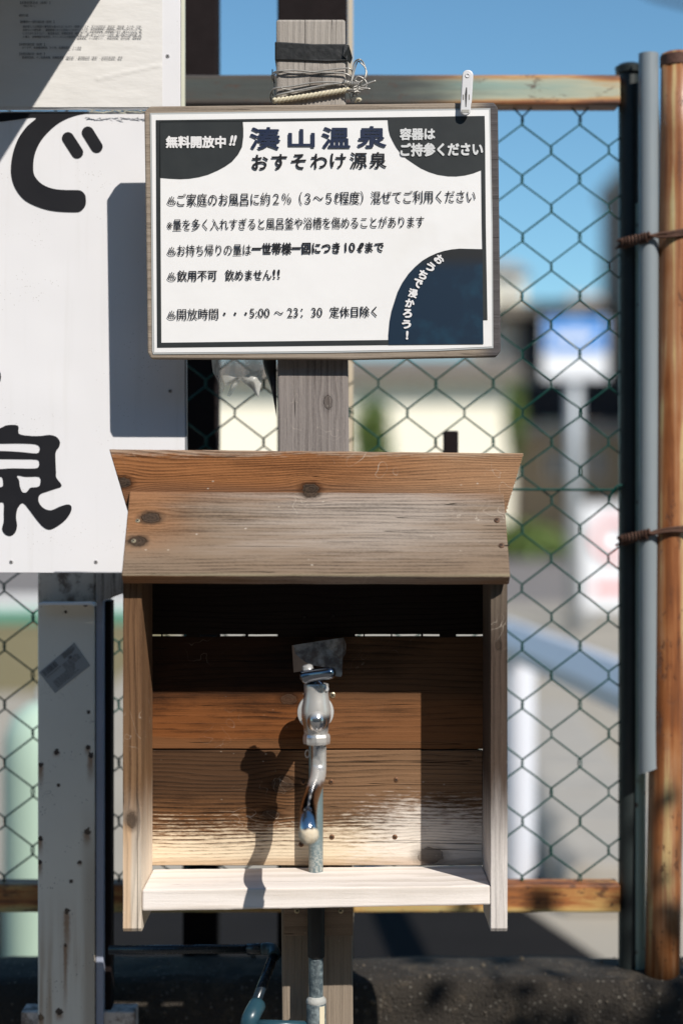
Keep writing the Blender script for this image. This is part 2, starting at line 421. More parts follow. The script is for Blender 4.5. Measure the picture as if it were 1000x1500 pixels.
# cream house
Y0 = 48.0
h = thing('house', 'bright cream house with low grey-brown roof seen between the shelter and the notice board', 'house', (XY(520, Y0), Y0, 0))
obj('wall', box(XY(150, Y0), XY(752, Y0), Y0, Y0 + 7, 0, ZY(556, Y0)), M_cream, h)
rz = ZY(556, Y0)
rf = obj('roof', prism([(XY(130, Y0), Y0 - .6, rz + .0), (XY(130, Y0), Y0 - .6, rz + .18), (XY(130, Y0), Y0 + 3.5, rz + 1.0), (XY(130, Y0), Y0 + 7.6, rz + .18), (XY(130, Y0), Y0 + 7.6, rz + .0)], (XY(765, Y0) - XY(130, Y0), 0, 0)), M_roofg, h)
obj('fascia', box(XY(130, Y0), XY(765, Y0), Y0 - .66, Y0 - .61, rz - .04, rz + .2), M_roofg, rf)
window(h, XY(420, Y0), XY(500, Y0), 2.9, 4.2, Y0)
# tan building with dark carport openings
Y0 = 54.0
h = thing('building', 'tan building with dark upper opening behind the blue street sign', 'building', (XY(830, Y0), Y0, 0))
obj('wall', box(XY(757, Y0), XY(1010, Y0), Y0, Y0 + 8, 0, ZY(622, Y0)), M_tan, h)
obj('upper_wall', box(XY(735, Y0), XY(800, Y0), Y0 + 1.0, Y0 + 8, ZY(622, Y0) + .005, ZY(462, Y0)), M_pink, h)
obj('upper_wall', box(XY(804, Y0), XY(1010, Y0), Y0 + 1.5, Y0 + 8, ZY(556, Y0), ZY(462, Y0)), M_brownw, h)
obj('opening', box(XY(770, Y0), XY(1010, Y0), Y0 + .6, Y0 + .95, ZY(618, Y0), ZY(557, Y0)), M_dark, h)
obj('opening', box(XY(765, Y0), XY(800, Y0), Y0 + .5, Y0 + .9, ZY(540, Y0), ZY(465, Y0)), M_dark, h)
obj('roof', box(XY(725, Y0), XY(1015, Y0), Y0 - .3, Y0 + 8.3, ZY(461, Y0), ZY(443, Y0)), M_roofg, h)
obj('balcony', box(XY(760, Y0), XY(1010, Y0), Y0 - .5, Y0 - .05, ZY(640, Y0), ZY(622, Y0)), M_roofl, h)
window(h, XY(800, Y0), XY(822, Y0), ZY(700, Y0), ZY(660, Y0), Y0)
window(h, XY(862, Y0), XY(880, Y0), ZY(700, Y0), ZY(655, Y0), Y0)
obj('door', box(XY(855, Y0), XY(885, Y0), Y0 - .08, Y0 - .01, 0, ZY(725, Y0)), M_brownw, h)
# small pale house top behind
Y0 = 70.0
h = thing('house', 'pale pinkish house top rising beyond the roof of the tan building', 'house', (XY(760, Y0), Y0, 0))
obj('wall', box(XY(700, Y0), XY(768, Y0), Y0, Y0 + 6, 0, ZY(400, Y0)), M_cream, h)
obj('roof', prism([(XY(695, Y0), Y0 - .3, ZY(401, Y0)), (XY(776, Y0), Y0 - .3, ZY(401, Y0)), (XY(750, Y0), Y0 - .3, ZY(385, Y0)), (XY(700, Y0), Y0 - .3, ZY(385, Y0))], (0, 6.5, 0)), M_roofl, h)
obj('annex', box(XY(835, Y0), XY(880, Y0), Y0, Y0 + 5, 0, ZY(432, Y0)), M_pink, h)
window(h, XY(735, Y0), XY(755, Y0), ZY(430, Y0), ZY(412, Y0), Y0)
# tall brown building
Y0 = 60.0
h = thing('building', 'tall brown building with pale roof edge beside the dark fence post', 'building', (XY(960, Y0), Y0 + 4, 0))
xa, xb = 9.6, 22
obj('wall', box(xa, xb, 46, 61, 0, 12.6), M_brownw, h)
obj('roof', box(xa - .15, xb + .2, 45.8, 61.2, 12.61, 13.0), M_roofl, h)
for k in range(4):
    window(h, 11, 13, 3 + k * 2.6, 4.4 + k * 2.6, 46)

# greenery: leaf clumps
s = NB('leaf_green'); oi = s.n.new('ShaderNodeNewGeometry').outputs['Random Per Island']
c_ = s.ramp(oi, [(0, (0.03, 0.06, 0.012)), (0.5, (0.07, 0.12, 0.02)), (1, (0.16, 0.2, 0.04))])
M_leaf = s.out(c_, 0.6, 0, None, Transmission_Weight=0.0)
def leaves(center, rad, n, size, seed=1, clumps=40):
    rnd = random.Random(seed); bm = bmesh.new(); cs = []
    for _ in range(clumps):
        while True:
            q = Vector((rnd.uniform(-1, 1), rnd.uniform(-1, 1), rnd.uniform(-1, 1)))
            if 0.3 < q.length < 1: break
        cs.append(q)
    for i in range(n):
        q = rnd.choice(cs) + Vector((rnd.gauss(0, .15), rnd.gauss(0, .15), rnd.gauss(0, .15)))
        p = Vector(center) + Vector((q.x * rad[0], q.y * rad[1], q.z * rad[2]))
        a = Vector((rnd.gauss(0, 1), rnd.gauss(0, 1), rnd.gauss(0, 1))).normalized(); b = a.orthogonal().normalized()
        sz = size * rnd.uniform(.6, 1.4)
        bm.faces.new([bm.verts.new(p + a * sz), bm.verts.new(p + b * sz * .5), bm.verts.new(p - a * sz), bm.verts.new(p - b * sz * .5)])
    me = bpy.data.meshes.new('m'); bm.to_mesh(me); bm.free(); return me
M_bark = plain('bark', (0.09, 0.065, 0.045), 0.9, var=0.3, vs_=20, bump=0.01, bs=30)
def bush(px0, px1, py0, py1, Y, label, seed, name='shrub', cat='shrub', group=None, size=.09, n=1800):
    c = P((px0 + px1) / 2, (py0 + py1) / 2, Y); rx = (px1 - px0) / 2 * (Y - CAMY) / FPX; rz_ = (py1 - py0) / 2 * (Y - CAMY) / FPX
    t = thing(name, label, cat, (c.x, c.y, 0), group)
    obj('foliage', leaves(c, (rx, rx, rz_), n, size, seed), M_leaf, t)
    obj('stem', tube([(c.x, c.y, 0), (c.x + .03, c.y, c.z * .5), (c.x, c.y, c.z)], [.08, .06, .03], 8), M_bark, t)
bush(512, 578, 596, 800, 42, 'tall light green shrub in front of the cream house, right of the wooden post', 3, size=.12, n=3000)
bush(700, 835, 768, 818, 42, 'low clipped green hedge at the far roadside below the tan building', 4, 'hedge', 'hedge', size=.12, n=4000)
bush(742, 762, 560, 680, 44, 'slim green shrub at the right-hand corner of the cream house', 5, size=.12)

# blue street sign on its pole
M_pole = plain('galvanised_pole', (0.42, 0.44, 0.46), 0.5, 0.3)
M_blue = plain('blue_sign', (0.02, 0.22, 0.62), 0.4)
Yb = 14.5
t = thing('street_sign', 'blue and white rectangular street sign on a grey pole', 'sign', (XY(842, Yb), Yb, 0))
obj('pole', tube([(XY(840, Yb), Yb, 0), (XY(840, Yb), Yb, ZY(460, Yb))], .065, 12), M_pole, t)
pl_ = obj('plate', box(XY(793, Yb), XY(886, Yb), Yb - .11, Yb - .08, ZY(556, Yb), ZY(466, Yb)), M_wpaint, t)
obj('blue_field', box(XY(796, Yb), XY(883, Yb), Yb - .116, Yb - .111, ZY(517, Yb), ZY(468, Yb)), M_blue, pl_)
obj('white_band', prism([P(806, 500, Yb - .12), P(866, 500, Yb - .12), P(872, 486, Yb - .12), P(812, 486, Yb - .12)], (0, .003, 0)), M_wpaint, pl_)
# white sign with red ring
M_red = plain('faded_red', (0.75, 0.22, 0.2), 0.5)
Yw = 16.0
t = thing('standing_sign', 'white standing sign with a faded red ring beside the dark fence post', 'sign', (XY(885, Yw), Yw, 0))
obj('plate', box(XY(852, Yw), XY(935, Yw), Yw - .03, Yw, ZY(893, Yw), ZY(738, Yw)), M_wpaint, t)
cx, cz = XY(897, Yw), ZY(790, Yw); ring = [(cx + .2 * math.cos(a), Yw - .04, cz + .2 * math.sin(a)) for a in [k * math.pi / 16 for k in range(33)]]
obj('red_ring', tube(ring, .03, 6, caps=False), M_red, t)
obj('red_lettering', box(XY(868, Yw), XY(925, Yw), Yw - .035, Yw - .031, ZY(868, Yw), ZY(855, Yw)), M_red, t)
for q in (858, 930): obj('leg', box(XY(q, Yw) - .02, XY(q, Yw) + .02, Yw + .005, Yw + .04, 0, ZY(740, Yw)), M_pole, t)

# guard rail running away from the viewer
M_rail = plain('white_guard_rail', (0.62, 0.63, 0.68), 0.45, var=0.05)
t = thing('guard_rail', 'white roadside guard rail running away beyond the chain-link fence', 'guard rail', (0.55, 3.4, 0))
def gl(d): return Vector((0.54 + (5.5 - d) * 0.078, CAMY + d, 0))
prof = [(-.05, .755), (-.02, .735), (.035, .745), (.035, .83), (.015, .85), (-.005, .845), (-.05, .79)]
dirv = gl(2.5) - gl(5.6)
obj('beam', prism([gl(5.6) + Vector((x, 0, z)) for x, z in prof], dirv), M_rail, t)
for d in (5.45, 3.3):
    c = gl(d) + Vector((.03, 0.06, 0)); obj('post', lathe([(.05, 0), (.05, .72), (.045, .734), (0, .735)], c, sides=16), M_rail, t)
# gutter stones alongside the road
M_stone = plain('grey_kerb_stone', (0.34, 0.31, 0.27), 0.9, var=0.3, vs_=6)
M_grate = plain('rusty_grate', (0.09, 0.07, 0.06), 0.8, var=.4)
for k in range(7):
    y = 3.0 + k * 0.62; x = .66 + (k * .03)
    st = obj('kerb_stone', prism([(x, y, 0.0), (x + .42, y, 0.0), (x + .42, y, .14), (x + .05, y, .16), (x, y, .12)], (0, .60, 0)), M_stone)
    bevel(st, .015); tag(st, ['kerb stone nearest the guard rail post, the near end of the row', 'second kerb stone from the near end of the row beyond the fence', 'third kerb stone from the near end beyond the fence', 'fourth kerb stone, middle of the row beyond the fence', 'fifth kerb stone from the near end beyond the fence', 'sixth kerb stone, next to the far end of the row', 'kerb stone at the far end of the row'][k], 'kerb stone', 'kerb stones beyond the fence')
M_blueband = plain('matt_blue', (0.07, 0.16, 0.34), 0.8, var=.2, vs_=8)
bp = obj('blue_band', prism([GP(770, 1165, .006), GP(905, 1238, .006), GP(905, 1290, .006), GP(770, 1200, .006)], (0, 0, -.003)), M_blueband); bp['kind'] = 'structure'  # flat blue band laid on the ground
# left background: mint tank, green railing
M_mint = plain('pale_mint_plastic', (0.48, 0.62, 0.50), 0.5, var=0.06, vs_=3)
Yt = 2.0; d_ = Yt - CAMY
tk = thing('storage_tank', 'pale mint green rounded tank standing beyond the chain-link fence on the left', 'tank', (XY(78, Yt), Yt, 0))
rr = (150 - 6) / 2 / FPX * d_
obj('body', lathe([(rr * .96, 0), (rr, .03), (rr, .58), (rr * .97, .66), (rr * .8, .715), (rr * .45, .745), (0, .75)], (XY(78, Yt), Yt, 0), sides=40), M_mint, tk)
obj('lid', lathe([(rr * .3, .74), (rr * .3, .775), (rr * .26, .785), (0, .787)], (XY(78, Yt), Yt, 0), sides=24), M_wpaint, tk)
M_grn = plain('green_paint', (0.07, 0.30, 0.22), 0.5)
Yr = 15.5
t = thing('railing', 'low green and white railing far beyond the left-hand fence', 'railing', (-6, Yr, 0))
obj('rail', box(-12, -1.8, Yr, Yr + .05, .08, .20), M_grn, t)
obj('upper_rail', box(-12, -1.8, Yr, Yr + .05, .22, .32), M_wpaint, t)
for k in range(6): obj('post', box(-11.6 + k * 1.9, -11.54 + k * 1.9, Yr + .055, Yr + .1, 0, .34), M_wpaint, t)
# overhead cable
c_ = obj('overhead_cable', tube(crom([P(700, -160, 7), P(920, -26, 7), P(1010, 8, 7), P(1300, 90, 7)], 8), .016, 8), M_dark)
tag(c_, 'dark overhead cable crossing the sky at the top right corner', 'cable')

# ================================================================== WALL UNDER THE FENCE
s = NB('exposed_aggregate_concrete'); o_ = s.coord()
base = s.mix(s.noise(o_, 8, 5, 0.7), (0.016, 0.012, 0.009), (0.06, 0.048, 0.036))
vo = s.vor(o_, 150); stone = s.ss(vo[0], 0.42, 0.25)
sel = s.ss(s.sep(vo[1])[0], 0.70, 0.8)
scol = s.mix(s.sep(vo[1])[1], (0.05, 0.042, 0.035), (0.20, 0.18, 0.15))
c_ = s.mix(s.M('MULTIPLY', stone, sel), base, scol)
c_ = s.mix(s.ss(s.noise(o_, 420, 3, .7), 0.5, 0.75), c_, (0.016, 0.013, 0.011))
nb = s.bump(s.M('ADD', s.M('ADD', s.M('MULTIPLY', stone, 0.25), s.noise(o_, 130, 6, 0.8)), s.M('MULTIPLY', s.noise(o_, 28, 4, .7), 1.6)), 0.008)
c_ = s.mix(s.M('MULTIPLY', s.ss(s.noise(o_, 17, 5, .75), .52, .62), .6), c_, (0.10, 0.078, 0.055))
M_aggr = s.out(c_, 0.9, 0, nb)
WZ = 0.5705
bm = bmesh.new()
nx, prof = 150, [(0.21, 0.0), (0.21, .15), (0.208, .3), (0.208, .40), (0.209, .46), (0.21, .515), (0.212, .55), (0.22, .565), (.235, .570), (.25, .5705), (.27, .5715), (.29, .571), (.32, .5705), (.350, .567), (.357, .555), (.36, .4), (.36, 0)]
rows = []
for i in range(nx + 1):
    x = -1.6 + 3.4 * i / nx; row = []
    for (y, z) in prof:
        q = Vector((x, y, z)); d = mn.noise_vector(q * 14) * .004 + mn.noise_vector(q * 55) * .002
        if z < .1: d *= 0
        row.append(bm.verts.new(q + d))
    rows.append(row)
for i in range(nx):
    for k in range(len(prof) - 1): bm.faces.new((rows[i][k], rows[i + 1][k], rows[i + 1][k + 1], rows[i][k + 1]))
bm.faces.new(rows[0]); bm.faces.new(rows[-1][::-1])
bmesh.ops.recalc_face_normals(bm, faces=bm.faces)
me = bpy.data.meshes.new('m'); bm.to_mesh(me); bm.free(); finish(me, True)
wl = obj('concrete_wall', me, M_aggr); tag(wl, 'low dark weathered concrete wall carrying the fence, pebbles showing in its face', 'wall')
# loose pebbles bedded in the wall face
M_peb = plain('pebble', (0.10, 0.082, 0.062), 0.85, var=.7, vs_=60)
rnd = random.Random(5)
def pebble_mesh(sd):
    bm = bmesh.new(); bmesh.ops.create_icosphere(bm, subdivisions=1, radius=1)
    for v in bm.verts: v.co = Vector((v.co.x * 1.0, v.co.y * .55, v.co.z * .75)) * (1 + .25 * mn.noise(v.co * 1.5 + Vector((sd, 0, 0))))
    me = bpy.data.meshes.new('pebble'); bm.to_mesh(me); bm.free(); return finish(me, True)
pm = [pebble_mesh(k * 3.1) for k in range(4)]
bmj = bmesh.new()
for k in range(190):
    r = .0011 + .0045 * rnd.random() ** 3
    if rnd.random() < .8: q = Vector((rnd.uniform(-.4, .55), .2095, rnd.uniform(.46, .548)))
    else: q = Vector((rnd.uniform(-.4, .55), rnd.uniform(.23, .34), .5705))
    m = Matrix.Translation(q) @ Matrix.Rotation(rnd.uniform(0, 6), 4, 'Y') @ Matrix.Scale(r, 4)
    b2 = pm[k % 4].copy(); b2.transform(m); bmj.from_mesh(b2)
me = bpy.data.meshes.new('m'); bmj.to_mesh(me); bmj.free(); finish(me, True)
obj('pebbles', me, M_peb, wl, kind='stuff')

# ================================================================== CHAIN-LINK FENCE
FY = 0.28
fd = FY - CAMY
fence = thing('chain_link_fence', 'green chain-link fence between rusty rails behind the notice board and tap shelter', 'fence', (0.1, FY, WZ))
hx, hy = 42.1 / FPX * fd, 42.75 / FPX * fd
x_ref, z_ref = XY(764.5, FY), ZY(177, FY)
rw = 0.00125
ztop, zbot = ZY(150, FY), ZY(1297, FY)
def zig(par, seed):
    """one zigzag wire; par = parity of the row on its left side"""
    rnd = random.Random(seed); pts = []
    j = -1
    while True:
        z = z_ref - j * hy
        if z < zbot - hy * .2: break
        side = 0 if (j % 2 == par) else 1
        x = hx * side + (rw * .7 if side == 0 else -rw * .7) * -1 + rnd.uniform(-.0007, .0007)
        s_ = 1 if side == 0 else -1
        if z < ztop + hy:
            for (dz, dy) in ((.0045, -.0016 * s_), (0, 0), (-.0045, .0016 * s_)):
                if z + dz < ztop + .01 and z + dz > zbot - .004: pts.append(Vector((x, dy, z + dz)))
        j += 1
    # extend to the rails
    p0 = pts[0]
    tgt = hx * (1 if abs(p0.x) < hx / 2 else 0)
    dz = max(0.0, ztop + .004 - p0.z)
    if dz > .003: pts.insert(0, Vector((p0.x + (tgt - p0.x) * dz / hy, 0, p0.z + dz)))
    p1 = pts[-1]; tgt = hx * (1 if abs(p1.x) < hx / 2 else 0); dz = p1.z - (zbot - .004)
    if dz > .003: pts.append(Vector((p1.x + (tgt - p1.x) * dz / hy, 0, p1.z - dz)))
    return tube(pts, rw, 6, caps=True)
zm = {}
for i in range(-20, 4):
    par = i % 2
    key = (par, i % 3)
    if key not in zm: zm[key] = zig(par, 10 + par * 7 + (i % 3))
    x = x_ref + i * hx
    o = obj('wire', zm[key], M_green, fence, loc=(x + random.uniform(-.0008, .0008), FY, random.uniform(-.001, .001)))
    o.rotation_euler = (0, 0, 0)
obj('tension_wire', tube(crom([P(-60, 722, FY - .004), P(200, 719, FY - .004), P(500, 716, FY - .004), P(765, 717, FY - .004), P(880, 717.5, FY - .004), P(918, 717, FY - .004)], 5), .0017, 6), M_green, fence)
lp = [P(891, 735, FY - .006), P(893, 727, FY - .007), P(898, 718, FY - .009), P(904, 712, FY - .009), P(912, 711, FY - .008), P(916, 714, FY)]
obj('wire_tie', tube(crom(lp, 4), .0017, 6), M_green, fence)

cols_r = [(0, (0.03, 0.014, 0.009)), (0.3, (0.20, 0.062, 0.016)), (0.55, (0.42, 0.17, 0.045)), (0.75, (0.50, 0.38, 0.20)), (1, (0.36, 0.42, 0.33))]
s = NB('rusty_rail_paint'); o_ = s.coord(); q = s.sep(o_)
n1 = s.noise(s.scale(o_, (5, 40, 55)), 1, 5, .65)
zc = ZY(131, FY - .02)
edge = s.ss(s.M('ABSOLUTE', s.M('SUBTRACT', q[2], zc - .001)), .007, .019)
tt = s.M('SUBTRACT', s.M('ADD', n1, .27), s.M('MULTIPLY', edge, .42))
tt = s.M('SUBTRACT', tt, s.M('MULTIPLY', s.ss(q[0], XY(800, FY), XY(900, FY)), .17))
col = s.ramp(tt, [(0.1, (0.06, 0.025, 0.015)), (0.3, (0.26, 0.09, 0.03)), (0.45, (0.46, 0.26, 0.10)), (0.58, (0.40, 0.40, 0.29)), (0.9, (0.24, 0.33, 0.28))])
rail_shade = s.ss(s.M('ADD', q[0], s.M('MULTIPLY', s.noise(s.scale(o_, (10, 10, 90)), 1, 3), .12)), XY(820, FY), XY(640, FY))  # left stretch darkened: shade painted into the rail colour
col = s.mix(s.M('MULTIPLY', rail_shade, .93), col, s.mix(s.noise(s.scale(o_, (4, 30, 60)), 1, 3), (0.018, 0.012, 0.012), (0.035, 0.05, 0.052)))
fk = s.noise(s.scale(o_, (.5, 1, 1)), 80, 6, .75); fkm = s.M('MULTIPLY', s.ss(fk, .55, .59), s.ss(s.noise(o_, 12, 3), .44, .56))
col = s.mix(s.M('MULTIPLY', fkm, .8), col, (0.07, 0.025, 0.012))
M_toprail = s.out(col, .55, 0, s.bump(n1, .0008))
s = NB('rusty_lower_rail'); o_ = s.coord(); q = s.sep(o_)
n1 = s.noise(s.scale(o_, (9, 40, 80)), 1, 5, .7)
zc2 = ZY(1316, FY - .02)
tt = s.M('ADD', n1, s.M('MULTIPLY', s.ss(q[2], zc2 - .004, zc2 - .019), .25))
col = s.ramp(tt, [(0.3, (0.07, 0.026, 0.014)), (0.5, (0.34, 0.12, 0.032)), (0.66, (0.5, 0.3, 0.10)), (0.85, (0.38, 0.34, 0.15))])
fk = s.noise(s.scale(o_, (.5, 1, 1)), 80, 6, .75); fkm = s.M('MULTIPLY', s.ss(fk, .55, .59), s.ss(s.noise(o_, 12, 3), .44, .56))
col = s.mix(s.M('MULTIPLY', fkm, .8), col, (0.07, 0.025, 0.012))
M_lowrail = s.out(col, .6, 0, s.bump(n1, .0008))
def rail_piece(name, px0, px1, py0, py1, Yf, th, mat, parent):
    o = obj(name, prism([P(px0, py1, Yf), P(px1, py1, Yf), P(px1, py0, Yf), P(px0, py0, Yf)], (0, th, 0), 40, X_, .0005), mat, parent)
    return bevel(o, .003)
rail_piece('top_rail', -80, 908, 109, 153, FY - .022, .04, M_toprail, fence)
rail_piece('bottom_rail', -80, 908, 1296, 1337, FY - .022, .04, M_lowrail, fence)

M_blackpost = plain('black_green_post', (0.016, 0.022, 0.022), 0.45, var=0.3, vs_=40)
ey = .283; ex = XY(921, ey)
ep = obj('end_post', lathe([(.0150, WZ - .02), (.0150, ZY(108, ey)), (.0190, ZY(108, ey)), (.020, ZY(99, ey)), (.013, ZY(94, ey)), (0, ZY(93, ey))], (ex, ey, 0), sides=24), M_blackpost, fence)

# green thin post + grey split cover + rusty pole
M_pvc = plain('grey_pvc', (0.22, 0.25, 0.27), 0.4, var=0.05, vs_=8)
cy_ = .246
cxp = XY(949, cy_)
s = NB('weathered_green_post'); o_ = s.coord()
col = s.mix(s.noise(s.scale(o_, (60, 60, 5)), 1, 4), (0.20, 0.34, 0.29), (0.40, 0.46, 0.38))
vo = s.vor(o_, 70)[0]; col = s.mix(s.M('MULTIPLY', s.ss(vo, .3, .15), s.ss(s.noise(o_, 14, 2), .52, .6)), col, (.09, .04, .02))
M_gpost = s.out(col, .5)
gpx = XY(933, .28)
gp = obj('green_post', lathe([(.0115, WZ - .02), (.0115, ZY(300, .28))], (gpx, .28, 0), sides=20), M_gpost)
tag(gp, 'thin faded green post emerging below the grey pipe cover', 'post')
def cover():
    bm = bmesh.new(); r1, r2 = .0135, .0115; z1, z0 = ZY(79, cy_), ZY(1135, cy_); ns, nz = 20, 60; a0, a1 = R(-205), R(35)
    grid = []
    for k in range(nz + 1):
        z = z1 + (z0 - z1) * k / nz; row = []
        fl = max(0, (k / nz - .93) / .07)
        for i in range(ns + 1):
            a = a0 + (a1 - a0) * i / ns
            rr_ = 1 + fl * .25 * (i / ns)
            zz = z
            if k == nz: zz = z + .022 * abs(i / ns - .15)
            row.append((Vector((cxp + r1 * rr_ * math.cos(a), cy_ + r1 * rr_ * math.sin(a), zz)), Vector((cxp + r2 * rr_ * math.cos(a), cy_ + r2 * rr_ * math.sin(a), zz))))
        grid.append(row)
    A = [[bm.verts.new(p[0]) for p in row] for row in grid]; B = [[bm.verts.new(p[1]) for p in row] for row in grid]
    for k in range(nz):
        for i in range(ns):
            bm.faces.new((A[k][i], A[k + 1][i], A[k + 1][i + 1], A[k][i + 1])); bm.faces.new((B[k][i + 1], B[k + 1][i + 1], B[k + 1][i], B[k][i]))
        bm.faces.new((A[k][0], B[k][0], B[k + 1][0], A[k + 1][0])); bm.faces.new((A[k][ns], A[k + 1][ns], B[k + 1][ns], B[k][ns]))
    for i in range(ns):
        bm.faces.new((A[0][i], A[0][i + 1], B[0][i + 1], B[0][i])); bm.faces.new((A[nz][i + 1], A[nz][i], B[nz][i], B[nz][i + 1]))
    bmesh.ops.recalc_face_normals(bm, faces=bm.faces)
    me = bpy.data.meshes.new('m'); bm.to_mesh(me); bm.free(); finish(me, True); me.set_sharp_from_angle(angle=R(45)); return me
pc = obj('pipe_cover', cover(), M_pvc)
tag(pc, 'long grey plastic split pipe with ragged lower end beside the rusty pole', 'pipe')
M_rust = rusty('rusty_pole_paint', [(0, (0.09, 0.028, 0.010)), (0.32, (0.25, 0.08, 0.022)), (0.52, (0.34, 0.14, 0.05)), (0.70, (0.38, 0.19, 0.095)), (0.86, (0.52, 0.36, 0.16)), (1, (0.56, 0.46, 0.25))], (62, 62, 2.4), .42, .5)
ry = .25
b0, b1 = P(969, 1440, ry), P(993, 80, ry)
rp = thing('rusty_pole', 'tall round pole streaked orange and cream with rust, rightmost of the posts', 'pole', (b0.x, ry, WZ))
rpol = .0235
obj('shaft', tube([b0 + (b1 - b0) * k / 12 for k in range(13)], rpol, 28), M_rust, rp)
capd = (b1 - b0).normalized()
M_capr = plain('brown_rust_cap', (0.10, 0.045, 0.03), 0.8, var=.5, vs_=150, bump=.001, bs=300)
obj('cap', lathe([(rpol + .0012, -.016), (rpol + .0016, -.002), (rpol * .8, .003), (0, .0045)], b1 + capd * -.001, capd, 28), M_capr, rp)
# wire ties round the three posts
M_rwire = plain('rusty_wire', (0.075, 0.032, 0.018), 0.8, var=.5, vs_=200)
def tie(py, label, sd):
    rnd = random.Random(sd); ms = []
    t = thing('wire_tie', label, 'wire', P(950, py + 5, .13), 'rusted wire ties round the posts')
    for k in range(3):
        off = (k - 1) * 4
        pts = [P(1010, py - 4 + off, .225), P(985, py - 2 + off * .8, .222), P(965, py + off * .4, .226), P(950, py + 3, .228), P(934, py + 10 + off * .5, .238), P(918, py + 14 + off, .256), P(906, py + 14 + off * 1.4, .268)]
        pts = [p + Vector((rnd.gauss(0, .0006), rnd.gauss(0, .0008), rnd.gauss(0, .001))) for p in pts]
        obj('strand', tube(crom(pts, 5), .0020, 6), M_rwire, t)
    hl = []
    for k in range(46):
        a = k * 1.15; f = k / 45
        q = P(950 - 40 * f, py + 4 + 9 * f, .226 + .034 * f)
        hl.append(q + Vector((0, -.0045 * math.cos(a), .0062 * math.sin(a))))
    obj('twist', tube(crom(hl, 3), .0019, 5), M_rwire, t)
    for e in ((903, py + 10), (901, py + 21)):
        obj('wire_end', tube([P(915, py + 14, .262), P(*e, .268)], .0016, 6), M_rwire, t)
tie(343, 'rusted wire tie round the posts at the upper height, level with the notice text', 2)
tie(778, 'rusted wire tie round the posts at the lower height, level with the shelter roof', 3)

# dark steel posts behind the fence
M_lip = plain('pale_tan_edge', (0.52, 0.44, 0.33), 0.6)
def back_post(px0, px1, pyt, label, lip=None):
    Yp = FY + .03
    t = thing('steel_post', label, 'post', (XY((px0 + px1) / 2, Yp), Yp, 0), 'dark steel posts behind the fence')
    bevel(obj('post_body', box(XY(px0, Yp), XY(px1, Yp), Yp + .07, Yp + .12, 0, ZY(pyt, Yp)), M_darksteel, t), .004)
    bevel(obj('flange', box(XY(px0, Yp), XY(px1, Yp), Yp + .055, Yp + .068, 0, ZY(pyt, Yp)), M_darksteel, t), .003)
    if lip: obj('edge_strip', box(XY(px1 + .5, Yp + .055), XY(lip, Yp + .055), Yp + .06, Yp + .1, 0, ZY(pyt, Yp)), M_lip, t)
back_post(404, 509, -60, 'dark brown square steel post standing directly behind the weathered wooden post', 517)
M_greystrip = plain('grey_strip', (0.10, 0.10, 0.105), 0.5)
back_post(262, 314, -60, 'dark steel post behind the fence at the edge of the white signs')
bb = obj('bracket', pbox(650, 671, 631, 690, FY - .03, FY - .005), M_darksteel); bevel(bb, .0015)
tag(bb, 'small dark square bracket rising behind the shelter roof', 'bracket')

# ================================================================== LEFT SIGNS
SY = 0.069
S_frame = M_white
big = thing('large_sign', 'large white sign with big black painted Japanese characters, cut by the left edge', 'sign', (XY(60, SY), SY, ZY(838, SY)))
pts = [(-140, 838), (178, 839.5), (273, 840), (268, 165), (-140, 165)]
pn = obj('panel', prism([P(-140, 838.5, SY), P(273, 840, SY), P(268.5, 163, SY), P(-140, 163, SY)], (0, .004, 0)), M_white, big); bevel(pn, .0008)
M_alu = plain('aluminium_edge', (0.35, 0.36, 0.38), 0.4, 0.5)
obj('edge_trim', prism([P(268.8, 163, SY - .001), P(271, 163, SY - .001), P(275, 840, SY - .001), P(272.9, 840, SY - .001)], (0, .012, 0)), M_alu, big)
def q4(l, ox, oy, k): return [(ox + u * k, oy + v * k) for u, v in l]
de = [(-120, 70), (0, 62), (60, 60), (300, 59), (520, 60), (470, 70), (400, 92), (330, 132), (260, 200), (220, 265), (200, 330), (197, 400), (210, 440), (250, 480), (310, 505), (380, 513), (455, 514), (480, 520), (500, 542), (505, 575), (500, 608), (475, 636), (440, 643), (330, 638), (240, 618), (150, 575), (95, 510), (70, 440), (67, 370), (80, 290), (110, 210), (160, 140), (214, 88), (100, 101), (0, 114), (-120, 128)]
Yp_ = SY - .0006
obj('lettering', flat_shape([smooth_closed(q4(de, 0, 150, .25), 3)], Yp_), M_black, big)
def capsule(x0, y0, x1, y1, r):
    a = math.atan2(y1 - y0, x1 - x0); out = []
    for k in range(13): b = a + math.pi / 2 + math.pi * k / 12; out.append((x0 + r * math.cos(b), y0 + r * math.sin(b)))
    for k in range(13): b = a - math.pi / 2 + math.pi * k / 12; out.append((x1 + r * math.cos(b), y1 + r * math.sin(b)))
    return out
for c in ((400, 209, 454, 293, 35), (516, 176, 568, 260, 35)):
    obj('lettering', flat_shape([q4(capsule(*c), 0, 150, .25)], Yp_), M_black, big)
obj('lettering', flat_shape([[(-26 + 28 * math.cos(a), 552 + 23 * math.sin(a)) for a in [k * math.pi / 14 for k in range(28)]], [(-34 + 14 * math.cos(a), 552 + 10 * math.sin(a)) for a in [k * math.pi / 10 for k in range(20)]]], Yp_), M_black, big)
